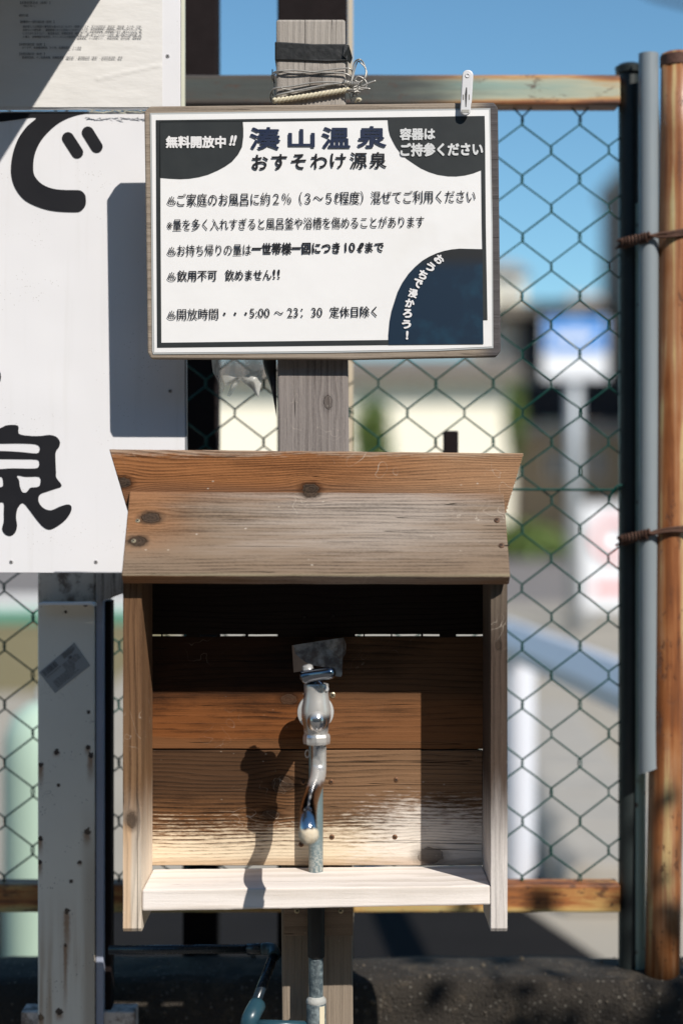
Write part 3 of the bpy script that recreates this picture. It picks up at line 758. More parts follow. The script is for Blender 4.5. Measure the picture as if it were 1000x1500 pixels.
sen = [(-190, 500), (-188, 470), (-160, 455), (-100, 460), (-60, 458), (-30, 440), (15, 418), (40, 409), (90, 412), (93, 450), (140, 461), (200, 462), (240, 457), (275, 465), (294, 490), (290, 515), (276, 535), (272, 560), (275, 640), (277, 667), (303, 705), (270, 720), (232, 733), (200, 745), (189, 765), (193, 790), (215, 815), (250, 825), (290, 808), (325, 797), (345, 800), (351, 820), (335, 855), (300, 890), (250, 918), (215, 908), (180, 870), (150, 830), (122, 795), (105, 792), (86, 820), (80, 860), (85, 900), (75, 935), (50, 950), (25, 940), (12, 915), (20, 880), (20, 840), (18, 787), (-20, 800), (-80, 860), (-160, 900), (-190, 880), (-190, 850), (-130, 830), (-80, 780), (-60, 735), (-140, 735), (-150, 660), (-160, 560)]
h1 = [(-100, 500), (0, 499), (100, 498), (175, 502), (195, 517), (194, 532), (180, 547), (100, 540), (0, 535), (-100, 537)]
h2 = [(-100, 575), (0, 574), (100, 575), (180, 577), (193, 592), (190, 610), (170, 621), (60, 620), (0, 624), (-100, 627)]
h3 = [(85, 655), (130, 661), (194, 662), (197, 700), (180, 712), (150, 715), (130, 737), (110, 735), (98, 705), (95, 680)]
h4 = [(-60, 668), (-20, 664), (10, 662), (17, 690), (11, 710), (-40, 714)]
obj('lettering', flat_shape([smooth_closed(q4(l, 0, 500, .3), 3) for l in (sen, h1, h2, h3, h4)], Yp_), M_black, big)
M_wscrew = plain('white_capped_screw', (0.55, 0.54, 0.55), 0.4, 0.3)
for c in ((17, 823), (141, 823), (249, 573)): screw(c[0], c[1], SY, 3.2, big, M_wscrew)

# upper information panel
UY = 0.064
inf = thing('information_board', 'white framed board with a wrinkled printed sheet of small text at the top left', 'notice board', (XY(80, UY), UY, ZY(162, UY)))
bevel(obj('panel', prism([P(-140, 161, UY), P(265, 160, UY), P(265, -80, UY), P(-140, -80, UY)], (0, .005, 0)), M_white, inf), .0008)
M_creamedge = plain('cream_edge', (0.62, 0.62, 0.5), .5)
obj('edge_strip', prism([P(265.5, 160, UY - .001), P(270.5, 160, UY - .001), P(270.5, -80, UY - .001), P(265.5, -80, UY - .001)], (0, .012, 0)), M_creamedge, inf)
# wrinkled sheet
def sheet(x0, x1, y0, y1, Y, nx, ny, amp, mat_pts=None):
    bm = bmesh.new(); g_ = []
    for j in range(ny + 1):
        row = []
        for i in range(nx + 1):
            px = x0 + (x1 - x0) * i / nx; py = y0 + (y1 - y0) * j / ny
            q = Vector((px * .012, py * .02, 0))
            h_ = max(0, .5 + .5 * mn.noise(q) + .25 * mn.noise(q * 3))
            w = math.sin(math.pi * i / nx) * 1.0
            c1 = math.exp(-((py - (116 - (px - 140) * .22)) / 2.0) ** 2) * (1 if 140 < px < 238 else 0)
            c2 = math.exp(-((py - 141) / 1.5) ** 2) * (1 if 128 < px < 210 else 0) * .5
            row.append(bm.verts.new(P(px, py, Y - amp * (h_ * w + .9 * c1 + .6 * c2))))
        g_.append(row)
    for j in range(ny):
        for i in range(nx): bm.faces.new((g_[j][i], g_[j + 1][i], g_[j + 1][i + 1], g_[j][i + 1]))
    bmesh.ops.recalc_face_normals(bm, faces=bm.faces)
    me = bpy.data.meshes.new('m'); bm.to_mesh(me); bm.free(); return finish(me, True)
s = NB('laminated_paper'); o_ = s.coord()
c_ = s.mix(s.noise(o_, 14, 4, .6), (0.64, 0.615, 0.59), (0.74, 0.72, 0.70))
M_paper = s.out(c_, .55, 0, s.bump(s.noise(s.scale(o_, (14, 1, 40)), 1, 4, .6), .0012))
obj('sheet', sheet(-120, 238, -70, 157, UY - .0012, 120, 76, .0009), M_paper, inf)
M_text = plain('grey_print', (0.10, 0.10, 0.11), 0.6)
for (body, x0, x1, yc, h_) in (
    ('【泉質別禁忌症（浴用）】', 30, 74, 4, 4.0), ('特になし', 35, 53, 8.7, 3.6), ('適応症', 28, 42, 22.5, 3.6),
    ('【療養泉の一般的適応症（浴用）】', 30, 80, 32, 4.0),
    ('筋肉若しくは関節の慢性的な痛み又はこわばり（関節リウマチ、変形性関節症、腰痛症、神経痛、五十肩、打撲、', 34, 208, 39, 3.8),
    ('捻挫などの慢性期）、運動麻痺における筋肉のこわばり、冷え性、末梢循環障害、胃腸機能の低下（胃がもたれる、腸', 34, 208, 44, 3.8),
    ('にガスがたまるなど）、軽症高血圧、耐糖能異常（糖尿病）、軽い高コレステロール血症、軽い喘息又は肺気腫、痔', 34, 208, 49, 3.8),
    ('の痛み、自律神経不安定症、ストレスによる諸症状（睡眠障害、うつ状態など）、病後回復期、疲労回復、健康増進', 34, 208, 54, 3.8),
    ('【泉質別適応症（浴用）】', 29, 66, 65, 4.0), ('きりきず、末梢循環障害、冷え性、皮膚乾燥症、うつ状態', 33, 120, 70, 3.8),
    ('【泉質別適応症（飲用）】', 29, 66, 79, 4.0), ('萎縮性胃炎、十二指腸潰瘍、耐糖能異常（糖尿病）、高尿酸血症（痛風）、逆流性食道炎、便秘', 33, 180, 84.3, 3.8)):
    obj('lettering', text_mesh(body, x0, x1, yc, h_, UY - .0034, bold=.008, res=1), M_text, inf)
screw(246, 82, UY, 3.2, inf, M_wscrew)
# frayed tape along the bottom edge
bm = bmesh.new(); rnd = random.Random(3)
for k in range(70):
    x = 128 + k * 1.5; y = 163.5 + rnd.uniform(-2, 2) + (k / 70) * 1.5; L = rnd.uniform(2, 9)
    p = P(x, y, UY - .002 - rnd.uniform(0, .001)); q = P(x + L, y + rnd.uniform(-1.5, 1.5), UY - .002 - rnd.uniform(0, .0015)); up = Vector((0, 0, rnd.uniform(.0004, .0012)))
    bm.faces.new([bm.verts.new(v) for v in (p, q, q + up, p + up)])
me = bpy.data.meshes.new('m'); bm.to_mesh(me); bm.free()
obj('frayed_tape', me, plain('old_tape', (0.42, 0.41, 0.34), .6, var=.3, vs_=100), inf)
# little roof over the information board (above the frame)
M_roofm = plain('grey_metal_roof', (0.2, 0.2, 0.21), 0.5)
rfl = thing('sign_roof', 'small metal roof jutting out over the information board', 'roof', (XY(0, UY), UY, ZY(-100, UY)))
zt = ZY(-118, UY); xe = XY(222, UY)
obj('roof_sheet', prism([(xe, -.42, zt), (xe, .05, zt + .0), (xe, .05, zt + .025), (xe, -.42, zt + .02)], (-1.6, 0, 0)), M_roofm, rfl)
obj('bracket', box(xe - .9, xe - .87, -.2, .06, zt - .2, zt - .002), M_roofm, rfl)
obj('back_board', box(xe - 1.6, xe - .01, .064, .09, ZY(-82, UY), zt - .002), M_darksteel, rfl)

# steel post with cover plate under the signs
s = NB('scuffed_grey_steel'); o_ = s.coord(); q = s.sep(o_)
base = s.mix(s.noise(o_, 9, 4, .6), (0.70, 0.66, 0.58), (0.84, 0.80, 0.71))
PY = .132
rust1 = None
for (px, py, r, L) in ((98, 1335, 3.6, 95), (128, 1218, 4, 28), (117, 1263, 2.6, 8), (83, 1101, 3.4, 10), (129, 1094, 3, 16), (133, 1106, 3.6, 50), (59, 1228, 3, 30), (58, 1262, 3, 30), (96, 1384, 2.2, 120), (60, 1490, 3.5, 25), (87, 1482, 4, 18), (60, 1120, 3, 40), (130, 1043, 2, 4), (86, 1150, 2, 4), (105, 1291, 2.6, 3), (97, 896, 2, 3), (126, 886, 2.2, 3)):
    c = P(px, py, PY); rr_ = r * 1.25 * (PY - CAMY) / FPX; LL = L * (PY - CAMY) / FPX
    wob = s.M('MULTIPLY', s.M('SUBTRACT', s.noise(o_, 260, 3), .5), rr_ * 2.2)
    dx = s.M('SUBTRACT', q[0], c.x); dz = s.M('SUBTRACT', q[2], c.z)
    d = s.M('ADD', s.M('SQRT', s.M('ADD', s.M('MULTIPLY', dx, dx), s.M('MULTIPLY', dz, dz))), wob)
    core = s.ss(d, rr_ * 1.1, rr_ * .8)
    st = s.M('MULTIPLY', s.M('MULTIPLY', s.ss(s.M('ABSOLUTE', s.M('ADD', dx, s.M('MULTIPLY', wob, .5))), rr_ * 1.7, rr_ * .2), s.ss(dz, rr_, -rr_)), s.ss(dz, -LL, -LL * .15))
    base = s.mix(s.M('MULTIPLY', st, .8), base, (0.26, 0.12, 0.045))
    base = s.mix(s.M('MULTIPLY', core, .95), base, (0.022, 0.01, 0.008))
# rust bleed at the lower right edge and fine scratches
bl = s.M('MULTIPLY', s.ss(s.M('ADD', q[0], s.M('MULTIPLY', s.noise(s.scale(o_, (40, 40, 4)), 1, 4), .02)), XY(125, PY), XY(141, PY)), s.ss(q[2], ZY(1150, PY), ZY(1300, PY)))
base = s.mix(s.M('MULTIPLY', bl, .45), base, (0.22, 0.14, 0.07))
bl = s.M('MULTIPLY', s.ss(s.noise(s.scale(o_, (50, 50, 3)), 1, 3), .5, .68), s.ss(q[2], ZY(1280, PY), ZY(1460, PY)))
base = s.mix(s.M('MULTIPLY', bl, .65), base, (0.34, 0.22, 0.12))
sc1 = s.noise(o_, 38, 2, .5, 2.0)
base = s.mix(s.M('MULTIPLY', s.M('MULTIPLY', s.ss(s.M('ABSOLUTE', s.M('SUBTRACT', sc1, .5)), .008, .001), s.ss(s.noise(o_, 16, 2), .56, .64)), .5), base, (.08, .07, .07))
sp = s.vor(o_, 240)[0]
base = s.mix(s.M('MULTIPLY', s.M('MULTIPLY', s.ss(sp, .22, .1), s.ss(s.noise(o_, 30, 3), .53, .62)), .8), base, (.05, .045, .045))
M_plate = s.out(base, .5, 0, s.bump(s.noise(o_, 120, 3), .0002))
s = NB('grimy_steel'); o_ = s.coord()
c_ = s.mix(s.ss(s.noise(o_, 35, 5, .7), .45, .65), (0.60, 0.54, 0.49), (0.16, 0.12, 0.10))
M_grimy = s.out(c_, .6, 0, s.bump(s.noise(o_, 200, 3), .0004))
post = thing('sign_post', 'grey steel post with rust-spotted cover plate holding up the white signs', 'post', (XY(100, PY), PY, .28))
bevel(obj('post_body', pbox(55.5, 140, 800, 1800, PY + .008, PY + .06), M_grimy, post), .003)
# cover plate: rounded top corners
def rrect_top(x0, x1, yt, yb, r, n=6):
    l = [(x0, yb)]; 
    for k in range(n + 1): a = math.pi - math.pi / 2 * k / n; l.append((x0 + 2.0 + 2.0 * math.cos(a), yt + 2.0 - 2.0 * math.sin(a)))
    for k in range(n + 1): a = math.pi / 2 - math.pi / 2 * k / n; l.append((x1 - r + r * math.cos(a), yt + r - r * math.sin(a)))
    l.append((x1, yb)); return l
PZB = 1560
cp = obj('cover_plate', prism([P(x, y, PY) for x, y in rrect_top(55.8, 139, 883, PZB, 11)], (0, .0075, 0)), M_plate, post); bevel(cp, .0025, 3)
lipm = prism([P(58, 886.5, PY - .026), P(134, 886.5, PY - .026), P(138, 889, PY - .026), P(138, 885, PY - .026), P(133, 882.5, PY - .026), P(60, 882.5, PY - .026), P(57, 884.5, PY - .026)], (0, .0255, 0)); bevel(obj('bent_lip', lipm, M_wpaint, post), .0006)
M_bluegrey = plain('blue_grey_steel', (0.30, 0.33, 0.42), 0.45, var=.15, vs_=20)
M_peel = wood('peeling_wood', (0.03, 0.025, 0.022), (0.42, 0.38, 0.36), ring=60, seed=9, contrast=.9, fiber=1.4, rough=.9)
bevel(obj('side_channel', pbox(140.5, 151.5, 880, 1800, PY + .004, PY + .05), M_bluegrey, post), .0015)
bevel(obj('dark_channel', pbox(152, 163, 880, 1480, PY + .02, PY + .05), M_darksteel, post), .0015)
pw = prism([P(140.5, 884, PY - .004), P(163, 876, PY - .004), P(184, 868, PY - .004), P(184, 835, PY - .004), P(140.5, 835, PY - .004)], (0, .02, 0)); uvproj(pw, Z_, X_)
obj('packing_piece', pw, M_peel, post)
bevel(obj('foot', pbox(31, 198, 1482, 1700, PY + .012, PY + .05), M_grimy, post), .002)
# faded sticker
st_t = thing('sticker', 'faded grey label with barcode and small print stuck slantwise on the post plate', 'label', P(95, 1015, PY - .0005))
M_stick = plain('faded_sticker', (0.30, 0.31, 0.31), .55, var=.06, vs_=80)
A_, B_, C_, D_ = [(57.5, 985), (109, 941.5), (132.5, 975), (81, 1015.5)]
ST = PY - .0006
obj('label_sheet', prism([P(*A_, ST), P(*D_, ST), P(*C_, ST), P(*B_, ST)], (0, .0005, 0)), M_stick, st_t)
def sp_(u, v): # u along A->B, v along A->D
    return (A_[0] + (B_[0] - A_[0]) * u + (D_[0] - A_[0]) * v, A_[1] + (B_[1] - A_[1]) * u + (D_[1] - A_[1]) * v)
def strip(u0, u1, v0, v1, Y=ST - .0004):
    return prism([P(*sp_(u0, v0), Y), P(*sp_(u0, v1), Y), P(*sp_(u1, v1), Y), P(*sp_(u1, v0), Y)], (0, .0002, 0))
M_dim = plain('dim_print', (0.12, 0.12, 0.125), .6)
bars = []; u = .05; rnd = random.Random(12)
while u < .43:
    w = rnd.choice((.006, .012, .02)); bars.append(strip(u, u + w, .05, .27)); u += w + rnd.choice((.008, .014))
obj('barcode', join(bars), M_dim, st_t)
ln = []
for k in range(6): ln.append(strip(.62, .62 + rnd.uniform(.2, .34), .04 + k * .035, .055 + k * .035))
for k in range(9):
    a = .5 if k < 4 else .12
    for j in range(7):
        if a + .1 > .95: break
        w = rnd.uniform(.03, .11); ln.append(strip(a, a + w, .36 + k * .065, .385 + k * .065)); a += w + .02
ln.append(strip(.70, .78, .28, .36)); ln.append(strip(.06, .46, .34, .355)); 
obj('small_print', join(ln), M_dim, st_t)

# ================================================================== WOODEN POST
ax_z, ax_x = Z_, X_
M_postw = wood('weathered_post_wood', (0.055, 0.042, 0.040), (0.25, 0.22, 0.205), ring=120, seed=3, fiber=.9, contrast=.35, wave=.006, bump=.0012, specks=.25,
    knots=[kn(462, 120, 9, 0, Z_, X_), kn(480, 590, 6, 0, Z_, X_)], ks=.3,
    layers=[dict(axis='u', a=ZY(200, 0), b=ZY(170, 0), c=(0.40, 0.36, 0.32), keep=.7, amt=.02, s=.8),
            dict(axis='u', a=ZY(1200, 0), b=ZY(1290, 0), c=(0.27, 0.215, 0.165), keep=.9, amt=.01, s=.95)])
po = thing('wooden_post', 'weathered grey square wooden post behind the notice board and the shelter', 'post', (XY(465, 0), 0.02, .28))
me = prism([P(414, 1640, 0), P(518, 1640, 0), P(513, 900, 0), P(508.5, 400, 0), P(505.5, 28, 0), P(404.5, 28, 0), P(405.5, 400, 0), P(409, 900, 0)], (0, .085, 0)); uvproj(me, Z_, X_)
bevel(obj('shaft', me, M_postw, po), .003)
# tape
M_tape = plain('black_tape', (0.012, 0.012, 0.012), 0.42, var=.2, vs_=80, bump=.0008, bs=60)
tp = thing('tape', 'black tape wound round the top of the wooden post', 'tape', P(455, 78, -.002))
me = prism([P(402.5, 88, -.0022), P(440, 89, -.0024), P(480, 90.5, -.0026), P(509, 89.5, -.0022), P(509, 64, -.0022), P(460, 64, -.0026), P(402.5, 60.5, -.0022)], (0, .0895, 0)); bevel(obj('band', me, M_tape, tp), .0015)
me = prism([P(504, 65, -.004), P(511, 66, -.004), P(516, 84, .002), P(513, 92, .004), P(507, 86, -.003), P(502, 82, -.005)], (0, .006, 0)); obj('loose_end', me, M_tape, tp)
# binding wires
M_wire = plain('grey_binding_wire', (0.36, 0.34, 0.31), 0.4, 0.5, var=.3, vs_=200)
M_rope = plain('pale_twisted_cord', (0.55, 0.49, 0.36), 0.8, var=.2, vs_=200)
wt = thing('binding_wire', 'grey wires wound round the wooden post above the notice board', 'wire', P(455, 120, -.003))
def wpts(l, Yf=-.004): return [P(x, y, Yf + (dy if len(l[0]) > 2 else 0)) for (x, y, *r) in l for dy in ((r[0],) if r else (0,))]
def wire(l, r=.0011, mat=M_wire, parent=wt, name='strand', Yf=-.0035):
    pts = [P(a[0], a[1], Yf + (a[2] if len(a) > 2 else 0)) for a in l]
    return obj(name, tube(crom(pts, 6), r, 6), mat, parent)
wire([(400, 120, .05), (398, 112, .02), (404, 105), (430, 103), (465, 106), (490, 106.5), (506, 108), (514, 113, .002), (518, 118, .01)], .0010)
wire([(402, 122, .03), (401, 110, .01), (412, 106), (440, 107), (480, 102.5), (505, 100), (514, 102, .001), (517, 110, .005)], .0009)
wire([(397, 149, .03), (396, 138, .01), (402, 130), (430, 126), (460, 121), (490, 120.5), (505, 122), (514, 124)], .0011)
wire([(402, 145, .01), (408, 139), (440, 132), (475, 125), (505, 121.5), (516, 121)], .0013)
wire([(400, 140, .02), (398, 133, .01), (405, 128), (420, 131), (440, 133.5), (470, 127), (503, 121)], .0008)
wire([(399, 102, .04), (399, 112, .02), (401, 121, .02), (404, 146, .01)], .0008)
# knot of wire to the right
rnd = random.Random(8)
hl = []
for k in range(40):
    a = k * 1.2; f = k / 39
    q = P(503 + 20 * f, 120.5 + 4 * f, -.006); hl.append(q + Vector((0, .0028 * math.cos(a), .0030 * math.sin(a))))
obj('twist', tube(crom(hl, 3), .0009, 5), M_wire, wt)
wire([(514, 126, -.002), (516, 110), (519, 92), (526, 87, -.003), (532, 92), (536, 104), (534, 114, -.002), (528, 120), (520, 118), (524, 112), (533, 116), (537, 124), (532, 131), (524, 129), (521, 122)], .0010)
wire([(516, 118), (520, 100, .002), (524, 90), (529, 93), (535, 100), (537, 110), (530, 121), (522, 126), (518, 135), (515, 146)], .0008)
wire([(520, 126), (530, 129), (540, 130), (541, 131)], .0013); wire([(528, 128), (540, 122), (550, 118.5)], .0014)
for k in range(9):
    c = [(519 + rnd.gauss(0, 5), 128 + rnd.gauss(0, 7), rnd.gauss(-.002, .003)) for _ in range(5)]
    wire(c, .0008)
wire([(513, 124), (512, 138, .01), (515, 149, .02)], .0008)
cd = thing('cord', 'pale twisted cord running slantwise round the post just above the notice board', 'cord', P(455, 140, -.006))
L0, L1 = (400, 147.5), (513, 131)
for ph in (0, math.pi):
    pts = []
    for k in range(90):
        f = k / 89; a = f * 2 * math.pi * 9.5 + ph
        q = P(L0[0] + (L1[0] - L0[0]) * f, L0[1] + (L1[1] - L0[1]) * (f ** 1.15), -.0045)
        pts.append(q + Vector((0, -.0016 * math.cos(a), .0019 * math.sin(a))))
    obj('strand', tube(pts, .0019, 6), M_rope, cd)
obj('frayed_end', tube(crom([P(520, 150, .0), P(524, 145, -.003), P(528, 146, -.002), P(525, 149, -.001)], 4), .0016, 6), M_rope, cd)

# ================================================================== NOTICE BOARD
BY = -.019
M_board = wood('board_wood_brown', (0.10, 0.075, 0.055), (0.30, 0.245, 0.195), ring=90, seed=5, fiber=1.0, contrast=.4, wave=.004, bump=.0007, specks=.1,
    layers=[dict(axis='u', a=XY(690, BY), b=XY(724, BY), c=(0.075, 0.07, 0.075), keep=.5, amt=.02, s=.93)])
nbd = thing('notice_board', 'laminated Japanese hot spring notice with black corner shapes on a wooden board', 'notice board', (XY(470, BY), BY + .01, ZY(524, BY)))
bpts = [(221, 525), (513, 526), (727, 522), (733, 514), (731, 330), (729, 158), (723, 150), (470, 153), (220, 155.5), (211.5, 163), (214, 340), (216.5, 516)]
me = prism([P(x, y, BY) for x, y in bpts], (0, .017, 0)); uvproj(me, X_, Z_)
bevel(obj('backing_board', me, M_board, nbd), .0018)
s = NB('laminated_notice_paper'); o_ = s.coord()
c_ = s.mix(s.noise(o_, 9, 4, .6), (0.74, 0.725, 0.72), (0.80, 0.785, 0.78))
n_ = s.noise(o_, 7, 3, .5)
stn = s.M('MULTIPLY', s.M('MULTIPLY', s.ss(s.M('ABSOLUTE', s.M('SUBTRACT', n_, .56)), .06, .0), s.ss(s.sep(o_)[0], .03, .1)), s.ss(s.sep(o_)[2], 1.62, 1.56))
c_ = s.mix(s.M('MULTIPLY', stn, .12), c_, (0.55, 0.50, 0.42))
M_nsheet = s.out(c_, .42, 0, s.bump(s.noise(o_, 22, 2), .0006))
NY = BY - .0012
rot = -.0122
def bp_(x, y): return (x, y)
shp = [(226, 516.5), (470, 514.5), (640, 511.5), (720, 507.5), (719, 330), (715.5, 161), (470, 164.5), (222, 168), (224, 340), (226.3, 512)]
obj('laminate', prism([P(x, y, NY + .0004) for x, y in [(224.5, 519), (470, 517), (640, 514), (722, 510), (721, 330), (717.5, 158.5), (470, 162), (219.8, 165.5), (221.8, 340), (223, 514)]], (0, .0007, 0)), plain('clear_laminate_edge', (0.42, 0.43, 0.43), .3), nbd)
me = prism([P(x, y, NY) for x, y in shp], (0, .0003, 0)); obj('paper', me, M_nsheet, nbd)
s = NB('notice_black_print'); o_ = s.coord()
c_ = s.mix(s.noise(o_, 30, 5, .65), (0.016, 0.018, 0.020), (0.036, 0.040, 0.040))
M_nblack = s.out(c_, .38)
s = NB('notice_blue_print'); o_ = s.coord()
c_ = s.mix(s.ss(s.sep(o_)[2], ZY(400, NY), ZY(372, NY)), (0.006, 0.020, 0.042), (0.018, 0.019, 0.021))
c_ = s.mix(s.ss(s.noise(o_, 25, 3), .5, .7), c_, (0.008, 0.036, 0.066))
M_nblue = s.out(c_, .38)
M_navy = plain('navy_print', (0.006, 0.014, 0.045), .45)
M_wprint = plain('pale_lettering', (0.72, 0.70, 0.70), .45)
M_wprint2 = plain('grey_white_lettering', (0.60, 0.60, 0.60), .45)
SYN = NY - .0005
def shape(name, pts_, mat, n=1, Y=SYN): return obj(name, flat_shape([smooth_closed(pts_, n) if n > 1 else pts_], Y, .0003), mat, nbd)
shape('printed_border', [(228.6, 176), (568, 171.8), (568, 175.3), (356, 178.0), (234.5, 179.2), (235.2, 262), (235.5, 340), (236.6, 502), (569, 498), (569, 505), (230.5, 509), (229.4, 340)], M_nblack)
shape('corner_shape', [(234, 178.4), (355.6, 177.4), (356.5, 188), (356.5, 200), (354.5, 215.6), (349, 226), (340, 236.5), (330, 243.5), (319, 249.5), (305, 255.5), (292, 259), (278, 261.3), (264, 262), (249, 261.3), (234, 260.0)], M_nblack)
shape('corner_shape', [(567.6, 171.8), (709.4, 169.8), (710, 200), (711, 330), (713.5, 468.6), (707, 468.6), (706, 365), (705.3, 330), (704.4, 249), (693, 253.5), (681, 256.5), (668, 258), (656, 257.8), (641, 255.6), (628, 251.5), (616, 246), (606, 239.5), (595, 232), (586, 223.5), (580, 215.5), (575, 206.5), (571, 198), (569, 190), (568, 180)], M_nblack)
shape('corner_disc', [(568.8, 505), (568.8, 490), (570.6, 470), (573.5, 455), (577.6, 442), (582.5, 427), (589, 414), (598, 401), (608, 390.5), (618, 382), (628, 376), (639, 371), (650, 367.5), (661, 365.3), (673, 364.2), (706.2, 365), (706.6, 430), (707.6, 503.8)], M_nblue, 1, SYN - .0003)
TY = SYN - .0011
def line(body, x0, x1, yc, h_, mat=M_black, slope=.0135, **k): return obj('lettering', text_mesh(body, x0, x1, yc, h_, TY, slope, **k), mat, nbd)
line('無料開放中', 243, 331, 208, 18, M_wprint, 0.0, bold=.045); line('!!', 335.5, 347, 205.8, 15.5, M_wprint, 0, bold=.05, shear=.25)
for ch, x0, x1, y_, h_ in (('湊', 366, 411, 202.5, 33), ('山', 422, 461, 202.5, 27), ('温', 471, 513, 201.5, 31), ('泉', 523, 566, 200.5, 32)):
    line(ch, x0, x1, y_, h_, M_navy, 0.0, bold=.024)
for k, (ch, w_, h_) in enumerate((('お', 24, 22), ('す', 23, 23), ('そ', 22, 22), ('わ', 24, 22), ('け', 23, 22), ('源', 25, 24), ('泉', 25, 24))):
    x0 = 369 + k * 28.7; line(ch, x0, x0 + w_, 237.5 - k * .5, h_, M_black, 0, bold=.018)
line('容器は', 585, 637, 196.5, 18, M_wprint2, 0.01, bold=.045)
line('ご持参ください', 586, 707, 219.5, 20, M_wprint2, 0.01, bold=.045)
line('ご家庭のお風呂に約２％（３〜５ℓ程度）混ぜてご利用ください', 260, 696, 293, 19, bold=.005)
line('※量を多く入れすぎると風呂釜や浴槽を傷めることがあります', 245, 621, 329.5, 17, bold=.005)
line('お持ち帰りの量は', 260, 368, 366.8, 16.5, bold=.005); line('一世帯様一回につき', 369, 498, 364.3, 17, bold=.032)
line('10', 505, 520, 362.3, 13.5, bold=.02); line('ℓ', 523, 533, 362.3, 13.5, bold=.03, shear=.2); line('まで', 535, 562, 362, 14.5, bold=.03)
line('飲用不可', 260, 318, 404, 16, bold=.018); line('飲めません', 330, 398, 403, 16, bold=.020); line('!!', 400, 410, 401.5, 13.5, bold=.01)
line('開放時間・・・', 260, 362, 460.5, 16.5, bold=.005); line('5:00', 366, 395, 458.5, 13); line('〜', 402, 415, 458.3, 4.5, bold=.01); line('23：30', 421, 472, 458, 13.5)
line('定休日除く', 483, 552, 457, 16, bold=.014)
# hot-spring marks drawn as strokes
def onsen(x, y):
    ms = []
    Yo = TY
    def stroke(pts, w=.9):
        c2 = [Vector((a, b, 0)) for a, b in pts]; c2 = crom(c2, 4); L, Rr = [], []
        for i, p in enumerate(c2):
            t = (c2[min(i + 1, len(c2) - 1)] - c2[max(i - 1, 0)]).normalized(); nn = Vector((-t.y, t.x, 0)) * w / 2
            L.append((p.x + nn.x, p.y + nn.y)); Rr.append((p.x - nn.x, p.y - nn.y))
        ms.append(flat_shape([L + Rr[::-1]], Yo, .0002))
    stroke([(x - 3.5, y + 1.5), (x - 6, y + 3.5), (x - 3, y + 6.3), (x, y + 6.8), (x + 3.5, y + 6.2), (x + 6.5, y + 3.2), (x + 3.8, y + 1.5)])
    for dx in (-2.8, 0, 2.8):
        stroke([(x + dx - .6, y + 4), (x + dx + .5, y + 1.5), (x + dx - .7, y - .8), (x + dx + .7, y - (4 if dx else 5.5))], 1.2)
    return join(ms)
for y_ in (293, 367, 404, 460.5): obj('hot_spring_mark', onsen(251.5, y_), M_black, nbd)
for ch, x, y_, r_ in (('お', 643, 380, .75), ('う', 630, 391, .62), ('ち', 619, 402.5, .5), ('で', 611.5, 415, .38), ('浸', 604.5, 429.5, .22), ('か', 600, 444, .12), ('ろ', 596.5, 459, .05), ('う', 595, 475, 0.0), ('!', 596, 491, .05)):
    w_ = 13.5 if ch != '!' else 3.5
    obj('lettering', text_mesh(ch, x - w_ / 2, x + w_ / 2, y_, 13, TY - .0003, rot=r_, bold=.05), M_wprint, nbd)

# clothes peg
M_peg = plain('white_plastic', (0.62, 0.61, 0.62), 0.4, var=.03)
M_pegd = plain('dark_peg_slot', (0.03, 0.03, 0.03), .7)
pg = thing('clothes_peg', 'grey-white plastic clothes peg clipped over the top right corner of the notice board', 'clothes peg', P(681, 166, BY - .01))
def pegpt(u, v): # u across (-1..1), v down 0..1
    cx0 = 684.5 + (681.8 - 684.5) * v; return (cx0 + u * 7.6 + v * 0, 102.5 + v * 65.5)
pgY = BY - .011
outl = []
for k in range(13): a = math.pi - math.pi * k / 12; outl.append((684.3 + 7.6 * math.cos(a), 110 - 7.8 * math.sin(a)))
for k in range(13): a = -math.pi * k / 12; outl.append((681.4 + 7.6 * math.cos(a), 161 - 7.6 * math.sin(a)))
bevel(obj('front_arm', prism([P(x, y, pgY) for x, y in outl], (0, .005, 0)), M_peg, pg), .0012)
bevel(obj('rear_arm', prism([P(x + 1, y - (0 if y < 140 else 3), BY + .019) for x, y in outl], (0, .005, 0)), M_peg, pg), .0012)
obj('pivot', prism([P(678, 140, pgY + .0052), P(688, 140, pgY + .0052), P(688, 128, pgY + .0052), P(678, 128, pgY + .0052)], (0, .024, 0)), M_peg, pg)
obj('slot', prism([P(681.3, 156.5, pgY - .0003), P(682.6, 156.5, pgY - .0003), P(683.8, 136, pgY - .0003), P(683.6, 128, pgY - .0003), P(682.2, 128, pgY - .0003), P(680.6, 138, pgY - .0003)], (0, .0006, 0)), M_pegd, pg)
for (a, b) in ((677.3, 679), (686, 687.4)):
    obj('slot', prism([P(a, 146, pgY - .0003), P(b, 146, pgY - .0003), P(b, 138.5, pgY - .0003), P(a, 138.5, pgY - .0003)], (0, .0006, 0)), plain('grey_slot', (.18, .17, .15), .6), pg)
obj('eyelet', tube([P(684.3 + 2.8 * math.cos(a), 110.5 + 2.8 * math.sin(a), pgY - .0002) for a in [k * math.pi / 8 for k in range(17)]], .0007, 6, caps=False), M_peg, pg)
obj('nose', prism([P(676, 165, pgY - .0004), P(686.5, 165, pgY - .0004), P(687, 160.5, pgY - .0004), P(676, 160.5, pgY - .0004)], (0, .0006, 0)), plain('peg_nose_grey', (.34, .33, .30), .5), pg)  # nose tip in a darker grey

